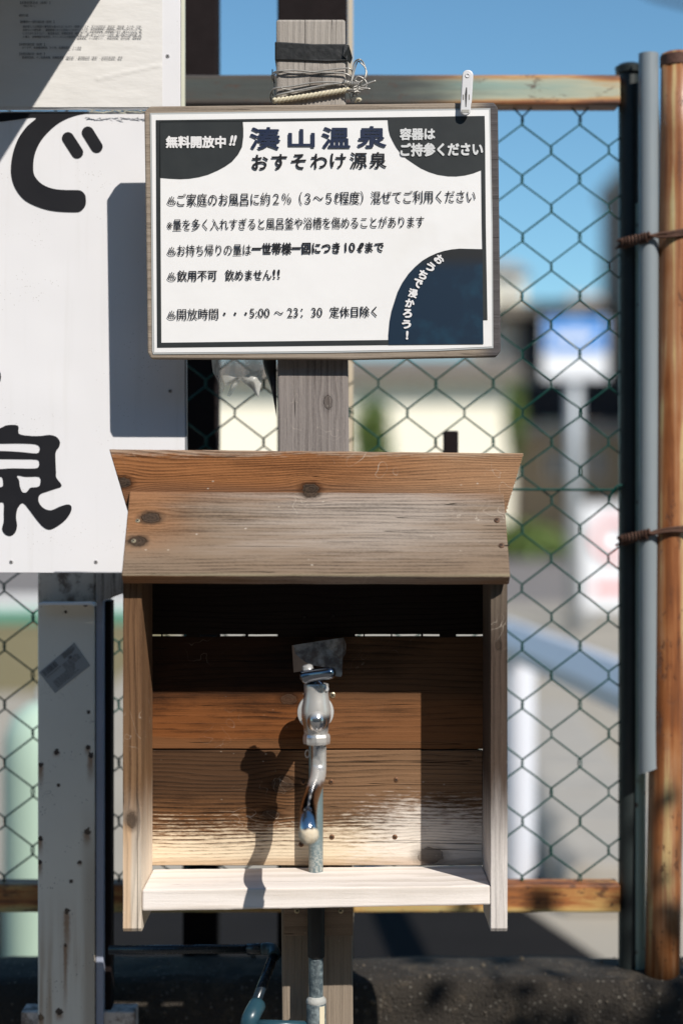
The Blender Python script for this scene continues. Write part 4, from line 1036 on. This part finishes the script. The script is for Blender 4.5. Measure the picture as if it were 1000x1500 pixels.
# torn plastic sheet under the board
s = NB('thin_plastic_film'); o_ = s.coord()
s.put(s.b.inputs['Base Color'], (0.70, 0.69, 0.65)); s.b.inputs['Roughness'].default_value = .25
tr = s.n.new('ShaderNodeBsdfTranslucent'); tr.inputs[0].default_value = (.8, .77, .70, 1)
tp_ = s.n.new('ShaderNodeBsdfTransparent'); mx = s.n.new('ShaderNodeMixShader'); mx2 = s.n.new('ShaderNodeMixShader')
mx.inputs[0].default_value = .5; s.l.new(s.b.outputs[0], mx.inputs[1]); s.l.new(tr.outputs[0], mx.inputs[2])
nz = s.noise(s.scale(o_, (40, 40, 12)), 1, 3); s.l.new(s.ss(nz, .95, .2), mx2.inputs[0]); mx2.inputs[0].default_value = .9
s.l.new(tp_.outputs[0], mx2.inputs[1]); s.l.new(mx.outputs[0], mx2.inputs[2])
s.l.new(mx2.outputs[0], s.n['Material Output'].inputs[0])
s.put(s.b.inputs['Normal'], s.bump(s.noise(o_, 60, 4), .002))
M_film = s.m
fl = thing('plastic_sheet', 'torn translucent plastic sheet hanging out below the notice board beside the post', 'plastic sheet', P(348, 560, .01))
def film(pts3, name='film', mat=None):
    bm = bmesh.new(); vs_ = [bm.verts.new(P(*p)) for p in pts3]
    c = bm.verts.new(sum((v.co for v in vs_), Vector()) / len(vs_) + Vector((0, -.006, 0)))
    for i in range(len(vs_)): bm.faces.new((c, vs_[i], vs_[(i + 1) % len(vs_)]))
    bmesh.ops.subdivide_edges(bm, edges=bm.edges[:], cuts=3, use_grid_fill=True)
    for v in bm.verts: v.co += Vector((0, .004, 0)) * mn.noise(v.co * 60)
    me = bpy.data.meshes.new('m'); bm.to_mesh(me); bm.free(); o = obj(name, finish(me, True), mat or M_film, fl)
    return o
film([(309, 522, .012), (325, 522, .004), (323, 548, .002), (330, 566, .006), (326, 576, .012), (318, 556, .014), (312, 545, .016)])
film([(322, 522, .008), (386, 522, .012), (387, 540, .010), (379, 583, .006), (372, 572, .008), (352, 557, .004), (338, 558, .003), (331, 566, .004), (324, 545, .002)])
film([(345, 550, .012), (353, 556, .010), (337, 581, .012), (332, 580, .014)])
film([(352, 555, .006), (366, 545, .004), (386, 541, .008), (380, 562, .006), (379, 583, .004), (370, 570, .006)])
M_bfilm = plain('black_film', (0.014, 0.012, 0.012), .5)
film([(383, 522, .02), (404.5, 522, .015), (405, 612, .012), (402, 590, .016), (396, 566, .02), (388, 545, .022)], 'black_film', M_bfilm)

# ================================================================== TAP SHELTER
FRY = -.12          # front edge of the side panels
sh = thing('tap_shelter', 'open-fronted wooden box with sloping plank roof sheltering the tap', 'shelter', (XY(463, 0), -.06, ZY(1365, FRY)))
# roof front plank
rb, rt = -.146, -.083
b_dir = Vector((0, rt - rb, ZY(720, rt) - ZY(843.5, rb))).normalized()
nrm = X_.cross(b_dir).normalized()      # pointing to the back/down or front/up
if nrm.y > 0: nrm = -nrm
def kr(px, py, r):
    f = (py - 720) / (843.5 - 720); Yk = rt + (rb - rt) * f; p = P(px, py, Yk); return (p.x, p.dot(b_dir), r * (Yk - CAMY) / FPX)
k_ = lambda py: kr(500, py, 1)[1]
M_roof1 = wood('roof_plank_wood', (0.055, 0.037, 0.026), (0.21, 0.15, 0.105), ring=210, seed=1.3, mottle=1.6, fiber=1.4, contrast=.6, wave=.006, bump=.0012, specks=.6,
    knots=[kr(221, 759, 8.5), kr(202, 793, 7.5), kr(455, 722, 7)],
    layers=[dict(axis='u', a=XY(330, -.12), b=XY(190, -.12), a2=k_(815), b2=k_(770), c=(0.30, 0.135, 0.055), keep=.8, amt=.12, s=.75),
            dict(axis='v', a=k_(745), b=k_(715), c=(0.25, 0.12, 0.06), keep=.8, amt=.02, s=.55),
            dict(axis='v', a=k_(838), b=k_(775), a2=XY(250, -.12), b2=XY(560, -.12), c2=XY(800, -.12), d2=XY(560, -.12), c=(0.42, 0.37, 0.33), keep=.9, amt=.06, amt2=.3, s=.55, kd=.3, ns=(9, 130, 1)),
            dict(axis='v', a=k_(838), b=k_(846), c=(0.30, 0.26, 0.17), keep=.5, amt=.008, s=.7)])
corn = [P(178, 843.5, rb), P(747, 845, rb), P(738, 722.5, rt), P(190, 719, rt)]
me = prism(corn, -nrm * .018, 40, X_, .0005); uvproj(me, X_, b_dir)
bevel(obj('roof_plank', me, M_roof1, sh), .0016)
for (px, py, Yk) in ((202, 763, -.112), (196, 792.5, -.13), (727.5, 762, -.112), (734, 799, -.134)):
    f = (py - 720) / 123.5; Yk = rt + (rb - rt) * f
    screw(px, py, Yk - .0003, 3.6 if px < 400 else 4.2, sh, M_screw if px < 400 else plain('rusted_screw', (.12, .06, .035), .6, .4), nrm)
# dark crack by the lower right screw
pcr = P(740, 799.3, rt + (rb - rt) * .642) + nrm * .0004
obj('crack', prism([pcr + Vector((-.002, 0, -.0004)), pcr + Vector((.0045, 0, -.0005)), pcr + Vector((.0045, 0, .0006)), pcr + Vector((-.002, 0, .0004))], nrm * .0002), M_slot, sh)
# ridge plank leaning forward
r_dir = Vector((0, -.005, ZY(660, -.0915) - ZY(720, -.0865))).normalized()
def yrid(py): return -.0805 - (745 - py) / 85 * .003
def kq(px, py, r): p = P(px, py, yrid(py)); return (p.x, p.dot(r_dir), r * .00079)
kq_ = lambda py: kq(500, py, 1)[1]
M_roof2 = wood('ridge_plank_wood', (0.07, 0.026, 0.011), (0.31, 0.13, 0.05), ring=330, seed=4.1, fiber=1.1, contrast=.85, wave=.012, bump=.0007, specks=.6,
    knots=[kq(179, 707, 8), kq(455, 716, 8)],
    layers=[dict(axis='v', a=kq_(676), b=kq_(659), c=(0.46, 0.37, 0.29), keep=.9, amt=.02, s=.6, streak=.06, kd=.3),
            dict(axis='v', a=kq_(702), b=kq_(722), c=(0.16, 0.08, 0.045), keep=.5, amt=.018, s=.7),
            dict(axis='u', a=XY(380, -.1), b=XY(760, -.1), c=(0.44, 0.29, 0.18), keep=.95, amt=.2, s=.5, kd=.35)])
corn = [P(188, 752, yrid(752)), P(738, 757, yrid(757)), P(766, 663.5, yrid(663)), P(160, 657.5, yrid(657))]
me = prism(corn, (0, .017, -.006), 50, X_, .0006); uvproj(me, X_, r_dir)
bevel(obj('ridge_plank', me, M_roof2, sh), .0012)
# serrated saw marks on its right end
M_saw = plain('splintered_edge', (0.30, 0.2, 0.13), .9, var=.4, vs_=200)
ms = []
rnd = random.Random(4)
for k in range(17):
    f = (k + .5) / 17; py = 664 + f * 88; px = 766 - 28 * f * (88 / 93.5)
    ms.append(box(*(lambda q: (q.x - .0006, q.x + rnd.uniform(.0005, .0014), q.y + .001, q.y + .014, q.z - .0011, q.z + .0009))(P(px, py, yrid(py)))))
obj('saw_marks', join(ms), M_saw, sh)

# side panels
def side(pxf0, pxf1, mat, ybot0, label=None):
    x0, x1 = XY(pxf0, FRY), XY(pxf1, FRY)
    zb = ZY(1365, FRY)
    # underside line of the roof plank
    u0 = corn_r0 - nrm * .0186; slope = b_dir.z / b_dir.y
    def zr(y): return u0.z + (y - u0.y) * slope
    prof = [(FRY, zb + .004), (FRY + .003, zb), (-.013, zb + .0), (-.004, zb + .02), (-.004, ZY(760, 0)), (-.045, zr(-.095)), (-.095, zr(-.095)), (FRY, zr(FRY))]
    prof = [(y, z) for y, z in prof]
    me = prism([(x0, y, z) for y, z in prof], (x1 - x0, 0, 0), 24, Z_, .0004); uvproj(me, Z_, X_ )
    # the wide faces take their grain across the depth
    l = me.uv_layers[0]
    for p in me.polygons:
        if abs(p.normal.x) > .7:
            for li in p.loop_indices:
                c = me.vertices[me.loops[li].vertex_index].co; l.data[li].uv = (c.z, c.y + 3)
    o = obj('side_panel', me, mat, sh); return bevel(o, .0022)
corn_r0 = P(178, 843.5, rb)
zz = lambda py: ZY(py, FRY)
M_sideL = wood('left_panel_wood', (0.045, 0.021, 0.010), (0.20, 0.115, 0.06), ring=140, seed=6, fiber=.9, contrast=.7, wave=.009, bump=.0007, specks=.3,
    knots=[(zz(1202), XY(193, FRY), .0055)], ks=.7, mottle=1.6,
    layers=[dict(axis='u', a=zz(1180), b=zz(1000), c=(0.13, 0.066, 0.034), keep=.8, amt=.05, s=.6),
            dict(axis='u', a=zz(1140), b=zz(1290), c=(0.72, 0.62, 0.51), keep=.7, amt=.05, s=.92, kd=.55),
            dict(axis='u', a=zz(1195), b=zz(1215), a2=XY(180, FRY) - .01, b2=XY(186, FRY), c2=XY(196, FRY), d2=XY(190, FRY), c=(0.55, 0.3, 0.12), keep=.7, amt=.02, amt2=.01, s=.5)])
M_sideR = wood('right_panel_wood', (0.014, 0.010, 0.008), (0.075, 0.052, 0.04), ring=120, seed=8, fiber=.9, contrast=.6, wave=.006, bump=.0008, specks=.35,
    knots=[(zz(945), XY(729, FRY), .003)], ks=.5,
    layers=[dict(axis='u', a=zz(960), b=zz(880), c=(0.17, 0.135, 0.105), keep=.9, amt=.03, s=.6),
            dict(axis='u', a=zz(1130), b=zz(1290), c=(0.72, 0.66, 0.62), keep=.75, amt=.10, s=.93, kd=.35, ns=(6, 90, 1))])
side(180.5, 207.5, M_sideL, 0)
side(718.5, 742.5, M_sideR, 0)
# back planks
wd = wood
M_bk = {}
def bz(py): return ZY(py, 0)
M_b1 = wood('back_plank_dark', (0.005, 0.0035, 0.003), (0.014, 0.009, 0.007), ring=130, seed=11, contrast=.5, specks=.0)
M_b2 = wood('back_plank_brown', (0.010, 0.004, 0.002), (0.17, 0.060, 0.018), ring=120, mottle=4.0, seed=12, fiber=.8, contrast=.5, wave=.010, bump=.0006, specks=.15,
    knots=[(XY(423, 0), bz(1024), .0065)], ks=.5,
    layers=[dict(axis='v', a=bz(1045), b=bz(1000), c=(0.014, 0.008, 0.005), keep=.6, amt=.05, s=.9, ns=(3, 10, 1)),  # roof shade painted into the upper half, along with dark stain
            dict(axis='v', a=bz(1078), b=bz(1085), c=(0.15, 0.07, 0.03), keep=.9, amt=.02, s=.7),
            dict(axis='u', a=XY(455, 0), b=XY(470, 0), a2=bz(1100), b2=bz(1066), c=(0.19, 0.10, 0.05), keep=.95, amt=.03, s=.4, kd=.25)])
M_b3 = wood('back_plank_limescaled', (0.016, 0.007, 0.003), (0.155, 0.072, 0.030), ring=210, mottle=3.0, seed=14, fiber=1.0, contrast=.8, wave=.011, bump=.0008, specks=.4,
    knots=[(XY(414, 0), bz(1148), .009), (XY(630, 0), bz(1252), .010), (XY(396, 0), bz(1191), .006)], ks=.55,
    layers=[dict(axis='u', a=XY(400, 0), b=XY(470, 0), c=(0.24, 0.145, 0.085), keep=.95, amt=.05, s=.6, kd=.3),
            dict(axis='v', a=bz(1190), b=bz(1150), a2=XY(450, 0), b2=XY(380, 0), c=(0.05, 0.027, 0.015), keep=.7, amt=.05, s=.8, ns=(3, 12, 1)),
            dict(axis='v', a=bz(1165), b=bz(1262), c=(0.72, 0.60, 0.44), keep=.6, amt=.05, s=.95, streak=.05, sk=1.9, kd=.6, ns=(5, 24, 1)),
            dict(axis='v', a=bz(1130), b=bz(1240), a2=XY(450, 0), b2=XY(600, 0), c=(0.74, 0.67, 0.60), keep=.5, amt=.06, amt2=.12, s=.85, streak=.06, sk=1.9, kd=.6, ns=(7, 18, 1)),
            dict(axis='v', a=bz(1250), b=bz(1264), c=(0.33, 0.18, 0.08), keep=.5, amt=.012, s=.5)])
def back(px0, px1, py0, py1, mat, Yf=-.006):
    me = prism([P(px0, py1, Yf), P(px1, py1, Yf), P(px1, py0, Yf), P(px0, py0, Yf)], (0, .0055, 0), 30, X_, .0004); uvproj(me, X_, Z_)
    return bevel(obj('back_plank', me, mat, sh), .0009, 1)
xl_, xr_ = 217, 711
obj('gap_light_stop', prism([P(xl_, 1104, 0), P(700, 1104, 0), P(700, 1090, 0), P(xl_, 1090, 0)], (0, .0008, 0)), M_slot, sh)  # dark strip added behind the joint to block light coming through
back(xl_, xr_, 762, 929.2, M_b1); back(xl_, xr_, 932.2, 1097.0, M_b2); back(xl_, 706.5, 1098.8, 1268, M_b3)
# splinters bridging the light slit
ms = [box(XY(a, 0), XY(b, 0), -.006, -.002, ZY(933, 0), ZY(928.4, 0)) for a, b in ((237, 239), (274, 294), (318, 323), (360, 364), (407, 520), (532, 534), (572, 574), (616, 619), (643, 667))]
obj('splinters', join(ms), M_b1, sh)
# battens behind at the sides
for a, b in ((218, 232), (696, 712)):
    pass
# screws in the back planks
for (px, py) in ((487, 1018), (446, 904), (488, 902)): screw(px, py, -.0062, 4.4 if py > 1000 else 3.6, sh, None if py > 1000 else M_darksteel)
M_rscrew = plain('rust_stained_screw', (.16, .075, .035), .6, .4, var=.4, vs_=300)
for (px, py) in ((485, 1145), (486, 1226), (444, 1146), (441, 1237), (578, 1226), (580, 1142)): screw(px, py, -.0062, 3.8, sh, M_rscrew)
# shelf
M_shelf = wood('bleached_shelf_wood', (0.52, 0.45, 0.38), (0.80, 0.73, 0.68), ring=38, seed=16, fiber=.35, contrast=.6, wave=.016, bump=.0006, specks=.2,
    layers=[dict(axis='v', a=ZY(1268, -.0) + .55, b=ZY(1268, 0) + .62, c=(0.6, 0.45, 0.28), keep=.5, amt=.02, s=.3)])
zsh = ZY(1268.5, -.004)
me = prism([P(208.2, 1335, FRY + .001), P(718, 1325.5, FRY + .001), P(718, 1297.5, FRY + .001), P(208.2, 1303.5, FRY + .001)], (0, .113, 0), 40, X_, .0005)
uvproj(me, X_, Z_)
bevel(obj('shelf', me, M_shelf, sh), .002)
# cleat below
M_cleat = wood('pale_cleat_wood', (0.10, 0.072, 0.052), (0.24, 0.18, 0.135), ring=80, seed=18)
me = prism([P(415, 1371, -.004), P(517, 1371, -.004), P(517, 1318, -.004), P(415, 1318, -.004)], (0, .0035, 0)); me2 = prism([P(415, 1371, -.022), P(517, 1371, -.022), P(517, 1322, -.022), P(415, 1322, -.022)], (0, .0215, 0)); uvproj(me2, X_, Z_)
bevel(obj('cleat', me2, M_cleat, sh), .0015)
for px in (435, 499): screw(px, 1334, -.0222, 4.2, sh, M_screw)

# ================================================================== PIPES
PIY = -.030
M_gpipe = plain('blue_grey_pipe', (0.12, 0.165, 0.175), 0.45, 0.2, var=.25, vs_=60)
s = NB('limescaled_pipe'); o_ = s.coord(); q = s.sep(o_)
c_ = s.mix(s.noise(s.scale(o_, (60, 60, 14)), 1, 4), (0.10, 0.15, 0.165), (0.20, 0.26, 0.27))
msk = s.M('MULTIPLY', s.ss(q[2], ZY(1215, PIY), ZY(1262, PIY)), s.ss(s.noise(o_, 380, 4, .7), .40, .6))
c_ = s.mix(s.M('MULTIPLY', msk, .75), c_, (0.50, 0.50, 0.46))
M_pipe = s.out(c_, .45, .25, s.bump(s.noise(o_, 300, 4, .7), .0006))
s = NB('stained_dark_pipe'); o_ = s.coord()
c_ = s.mix(s.ss(s.noise(o_, 90, 5, .7), .35, .7), (0.035, 0.05, 0.06), (0.20, 0.24, 0.25))
M_dpipe = s.out(c_, .5, .1, s.bump(s.noise(o_, 200, 4), .0006))
wp = thing('water_pipe', 'blue-grey upright water pipe passing through the shelter shelf to the tap', 'pipe', P(463, 1500, PIY))
def cyl(px, py0, py1, rpx, Y, mat, parent, name='pipe', sides=24):
    r = rpx * (Y - CAMY) / FPX
    a, b = P(px, py1, Y), P(px, py0, Y)
    return obj(name, lathe([(r * .93, 0), (r, .0012), (r, (b - a).length - .0012), (r * .93, (b - a).length)], a, (b - a), sides), mat, parent)
cyl(462.5, 1030, 1600, 10.6, PIY, M_pipe, wp, 'pipe')
M_sleeve = plain('black_sleeve', (0.012, 0.013, 0.014), .6)
cyl(463, 1322, 1402, 12.5, PIY - .004, M_sleeve, wp, 'sleeve')
cyl(463, 1403, 1600, 10.2, PIY - .004, M_dpipe, wp, 'lower_pipe')
r_ = 15 * (PIY - .004 - CAMY) / FPX
obj('collar', lathe([(r_ * .68, .004), (r_ * .95, .001), (r_, -.003), (r_ * .93, -.005)], P(463, 1464, PIY - .004), (0, 0, 1), 28), plain('scaled_collar', (.36, .36, .34), .7, var=.3, vs_=90, bump=.001, bs=200), wp)
cyl(463, 1467, 1600, 14.5, PIY - .004, M_dpipe, wp, 'coupling')
# label strip on the coupling
lb = []
for k in range(5):
    a0 = R(-70 + k * 7); a1 = R(-70 + (k + 1) * 7); rl = 14.9 * (PIY - .004 - CAMY) / FPX; c0 = P(463, 1600, PIY - .004)
    z1 = ZY(1471, PIY - .004); z0 = ZY(1600, PIY - .004)
    lb.append(prism([(c0.x + rl * math.cos(a0), c0.y + rl * math.sin(a0), z0), (c0.x + rl * math.cos(a1), c0.y + rl * math.sin(a1), z0), (c0.x + rl * math.cos(a1), c0.y + rl * math.sin(a1), z1), (c0.x + rl * math.cos(a0), c0.y + rl * math.sin(a0), z1)], (.0002, -.0003, 0)))
obj('label_strip', join(lb), plain('cream_label', (.66, .58, .42), .6), wp)
# left black pipe with elbow and tee
lp_ = thing('side_pipe', 'dark pipe running left with a teal elbow and tee near the bottom edge', 'pipe', P(390, 1500, -.02))
M_bpipe = plain('blue_black_pipe', (0.012, 0.02, 0.03), .25, 0.0, var=.3, vs_=60)
M_teal = plain('blue_teal_fitting', (0.018, 0.055, 0.078), .35, 0, var=.25, vs_=90)
obj('pipe', tube([P(160, 1391.5, .09), P(366, 1390, .075)], .0058, 20), M_bpipe, lp_)
obj('socket', tube([P(362, 1390.3, .075), P(392, 1390, .072)], .0072, 20), M_bpipe, lp_)
obj('elbow', tube(crom([P(384, 1390, .072), P(394, 1389.5, .07), P(401, 1392, .063), P(402, 1401, .05)], 5), .0074, 20), M_teal, lp_)
obj('pipe', tube([P(402, 1398, .055), P(368, 1486, -.03)], .0062, 20), M_bpipe, lp_)
obj('elbow', tube(crom([P(377, 1472, -.015), P(369, 1487, -.034), P(364, 1505, -.038), P(364, 1560, -.038)], 5), [.0105] * 16, 20), M_teal, lp_)
obj('pipe', tube([P(372, 1501, -.036), P(450, 1503, -.034)], .0062, 20), M_teal, lp_)

# ================================================================== TAP
s = NB('scaled_chrome'); o_ = s.coord()
n_ = s.noise(o_, 130, 5, .7)
n2_ = s.noise(o_, 45, 2)
q = s.sep(o_)
msk = s.M('MULTIPLY', s.ss(n2_, .28, .5), s.ss(s.M('ADD', q[2], s.M('MULTIPLY', s.M('SUBTRACT', n_, .5), .01)), ZY(1152, -.14), ZY(1138, -.12)))
msk = s.M('MULTIPLY', msk, s.M('SUBTRACT', 1.0, s.M('MULTIPLY', s.ss(s.M('ABSOLUTE', s.M('SUBTRACT', q[2], ZY(1060, -.125))), .012, .004), .9)))
c_ = s.mix(msk, (0.50, 0.50, 0.52), (0.60, 0.575, 0.545))
M_chrome = s.out(c_, s.M('ADD', s.M('MULTIPLY', msk, .22), .09), s.M('SUBTRACT', 1.0, s.M('MULTIPLY', msk, .5)), s.bump(n_, .00008))
M_chrome2 = plain('clean_chrome', (0.75, 0.76, 0.78), .07, 1.0, var=.03)
tap = thing('tap', 'chrome water tap with long curved spout and lever on the pipe inside the shelter', 'tap', P(463, 1090, -.06))
TYb = -.108; pxm = (TYb - CAMY) / FPX
def tz(py): return ZY(py, TYb)
bx_ = XY(463, TYb)
r_ = 27 * (-.045 - CAMY) / FPX
M_flange = plain('dull_flange', (0.52, 0.52, 0.51), .4, .3, var=.1, vs_=60)
obj('flange', lathe([(r_ * .9, -.002), (r_, 0), (r_ * .97, .003), (r_ * .5, .006), (r_ * .35, .012)], P(462, 1043, -.040), (0, -1, 0), 36), M_flange, tap)
obj('rear_union', lathe([(.013, 0), (.013, .014)], P(462, 1036, -.022), (0, -1, 0), 6), M_flange, tap)
obj('neck', lathe([(.0105, 0), (.0105, .04), (.012, .068)], P(462.5, 1045, -.040), (0, -1, 0), 24), M_chrome, tap)
body = [(17, 1076), (18, 1070), (19.5, 1060), (21.5, 1050), (21.5, 1038), (19.2, 1026), (17.8, 1016), (17.6, 1008), (18.2, 1003.5), (17.4, 1001.5), (15, 1001)]
obj('body', lathe([(a * pxm, tz(b) - tz(1074)) for a, b in body], (bx_, TYb, tz(1074)), (0, 0, 1), 36), M_chrome, tap)
# front boss bulging toward the viewer
bm = bmesh.new(); bmesh.ops.create_uvsphere(bm, u_segments=28, v_segments=18, radius=1)
for v in bm.verts: v.co = Vector((v.co.x * 16 * pxm, v.co.y * .019, v.co.z * 20 * pxm)) + Vector((bx_ + .001, TYb - .004, tz(1054)))
me = bpy.data.meshes.new('m'); bm.to_mesh(me); bm.free(); obj('body_boss', finish(me, True), M_chrome, tap)
obj('nut', lathe([(15.5 * pxm, 0), (19 * pxm, .0012), (20 * pxm, .004), (20 * pxm, .0095), (18.5 * pxm, .0125), (15 * pxm, .0135)], (bx_ + .0005, TYb, tz(1091)), (0, 0, 1), 8), M_chrome, tap)
obj('bonnet', lathe([(13 * pxm, 0), (13.5 * pxm, .002), (13 * pxm, .0045), (12 * pxm, .0055), (9.5 * pxm, .0085), (5 * pxm, .0105), (3 * pxm, .012), (2.8 * pxm, .018)], (XY(463, TYb), TYb, tz(1009)), (0, 0, 1), 32), M_chrome2, tap)
obj('grub_nut', lathe([(.0035, 0), (.0035, .005)], P(474, 1010, TYb - .006), (.6, -.6, .3), 10), M_chrome, tap)
# lever
hd = obj('handle_cap', lathe([(7 * pxm, 0), (12.5 * pxm, .002), (13 * pxm, .006), (11 * pxm, .010), (8.2 * pxm, .0125), (7.6 * pxm, .0165), (5 * pxm, .018), (0, .0184)], P(453, 996, TYb - .004), (-.14, -.10, 1), 32), M_chrome, tap)
lv = crom([P(446, 992, TYb - .006), P(456, 989.5, TYb - .011), P(468, 987.5, TYb - .018), P(480, 986, TYb - .025), P(489, 985.5, TYb - .030)], 5)
M_lev = plain('dark_chrome', (0.22, 0.24, 0.28), .05, 1.0, var=.02)
nL = len(lv)
me = tube(lv, [.0085 - .0022 * (k / nL) for k in range(nL - 2)] + [.0058, .0035], 20)
zc0 = lv[0].z
obj('lever', me, M_lev, tap)
# hanging tag ring and cast mark left of the spout
obj('cast_mark', tube([P(450 + 3 * math.cos(a), 1104 + 5.5 * math.sin(a), TYb + .006) for a in [k * math.pi / 8 for k in range(17)]], .0006, 6, caps=False), M_chrome, tap)
# spout
sp_pts = [(466.5, 1086, -.108), (466.5, 1110, -.108), (466.5, 1126, -.110), (465, 1139, -.119), (461, 1152, -.136), (456.5, 1164, -.156), (453, 1176, -.178), (451.3, 1187, -.195), (450.8, 1198, -.208), (451.2, 1213, -.217), (451.8, 1227, -.219)]
pp = crom([P(*p) for p in sp_pts], 5)
obj('spout', tube(pp, [.0090 + .0008 * min(1, max(0, (k - 20) / 14)) for k in range(len(pp))], 24), M_chrome2 if 0 else M_chrome, tap)
s = NB('limescale_crust'); o_ = s.coord()
c_ = s.mix(s.noise(o_, 260, 4, .7), (0.50, 0.36, 0.20), (0.80, 0.74, 0.62))
M_crust = s.out(c_, .9, 0, s.bump(s.noise(o_, 420, 4, .7), .0015))
ct = P(451.8, 1222, -.2185)
bm = bmesh.new(); bmesh.ops.create_uvsphere(bm, u_segments=26, v_segments=16, radius=1)
for v in bm.verts:
    q = v.co.copy(); z = max(-.8, min(.8, q.z)); rad = (1 - max(0, abs(q.z) - .55) * 1.1)
    v.co = Vector((q.x / max(.3, Vector((q.x, q.y)).length) * rad if False else q.x * 1.2, q.y * 1.2, z * 1.35)) * .0090 * (1 + .10 * mn.noise(q * 2.5)) + ct
me = bpy.data.meshes.new('m'); bm.to_mesh(me); bm.free(); obj('limescale_crust', finish(me, True), M_crust, tap)

# bent metal plate behind the lever
s = NB('tarnished_sheet'); o_ = s.coord()
c_ = s.mix(s.ss(s.noise(o_, 70, 5, .65), .35, .65), (0.12, 0.10, 0.09), (0.34, 0.34, 0.33))
M_tarn = s.out(c_, .45, .35, s.bump(s.noise(o_, 60, 4), .002))
mp = thing('metal_plate', 'crumpled tarnished metal plate fixed above the tap lever', 'plate', P(468, 990, -.03))
def poly3(l, th=.0008):
    bm = bmesh.new(); f = [bm.verts.new(P(*p)) for p in l]; bm.faces.new(f)
    bmesh.ops.triangulate(bm, faces=bm.faces)
    r = bmesh.ops.extrude_face_region(bm, geom=bm.faces[:])
    for v in [e for e in r['geom'] if isinstance(e, bmesh.types.BMVert)]: v.co += Vector((0, th, 0))
    bmesh.ops.recalc_face_normals(bm, faces=bm.faces)
    me = bpy.data.meshes.new('m'); bm.to_mesh(me); bm.free(); return me
obj('face', poly3([(430, 945, -0.022), (468, 939, -0.024), (503, 934, -0.022), (507, 944, -0.020), (506, 957, -0.019), (501, 966, -0.022), (478, 978, -0.027), (455, 974, -0.026), (441, 966, -0.024), (432, 957, -0.022)]), M_tarn, mp)
obj('fold', poly3([(427.5, 945.5, -0.021), (430, 945, -0.022), (432, 957, -0.022), (441, 966, -0.024), (455, 974, -0.026), (450, 982, -0.024), (430, 985, -0.020)]), plain('brown_tarnish', (.26, .2, .16), .5, .3, var=.3, vs_=100), mp)
obj('fold', poly3([(478, 978, -0.027), (501, 966, -0.022), (502, 960, -0.021), (501, 988, -0.024), (499, 991.5, -0.024), (487, 990, -0.026)]), M_tarn, mp)
obj('stay', tube([P(468, 950, -.018), P(468, 945, -.007)], .002, 8), M_darksteel, mp)

# ================================================================== unseen shrub added on the near side to shade the lower right
def shade_shrub():
    t = thing('shrub', 'tall leafy shrub added out of view on the right to shade the fence', 'shrub', (2.05, -1.5, .28))
    obj('foliage', leaves((2.15, -1.5, 1.5), (.80, .5, 1.28), 9000, .035, 21, 150), M_leaf, t)
    obj('stem', tube([(2.05, -1.5, .25), (2.08, -1.48, .9), (2.02, -1.5, 1.8)], [.03, .025, .012], 8), M_bark, t)
shade_shrub()
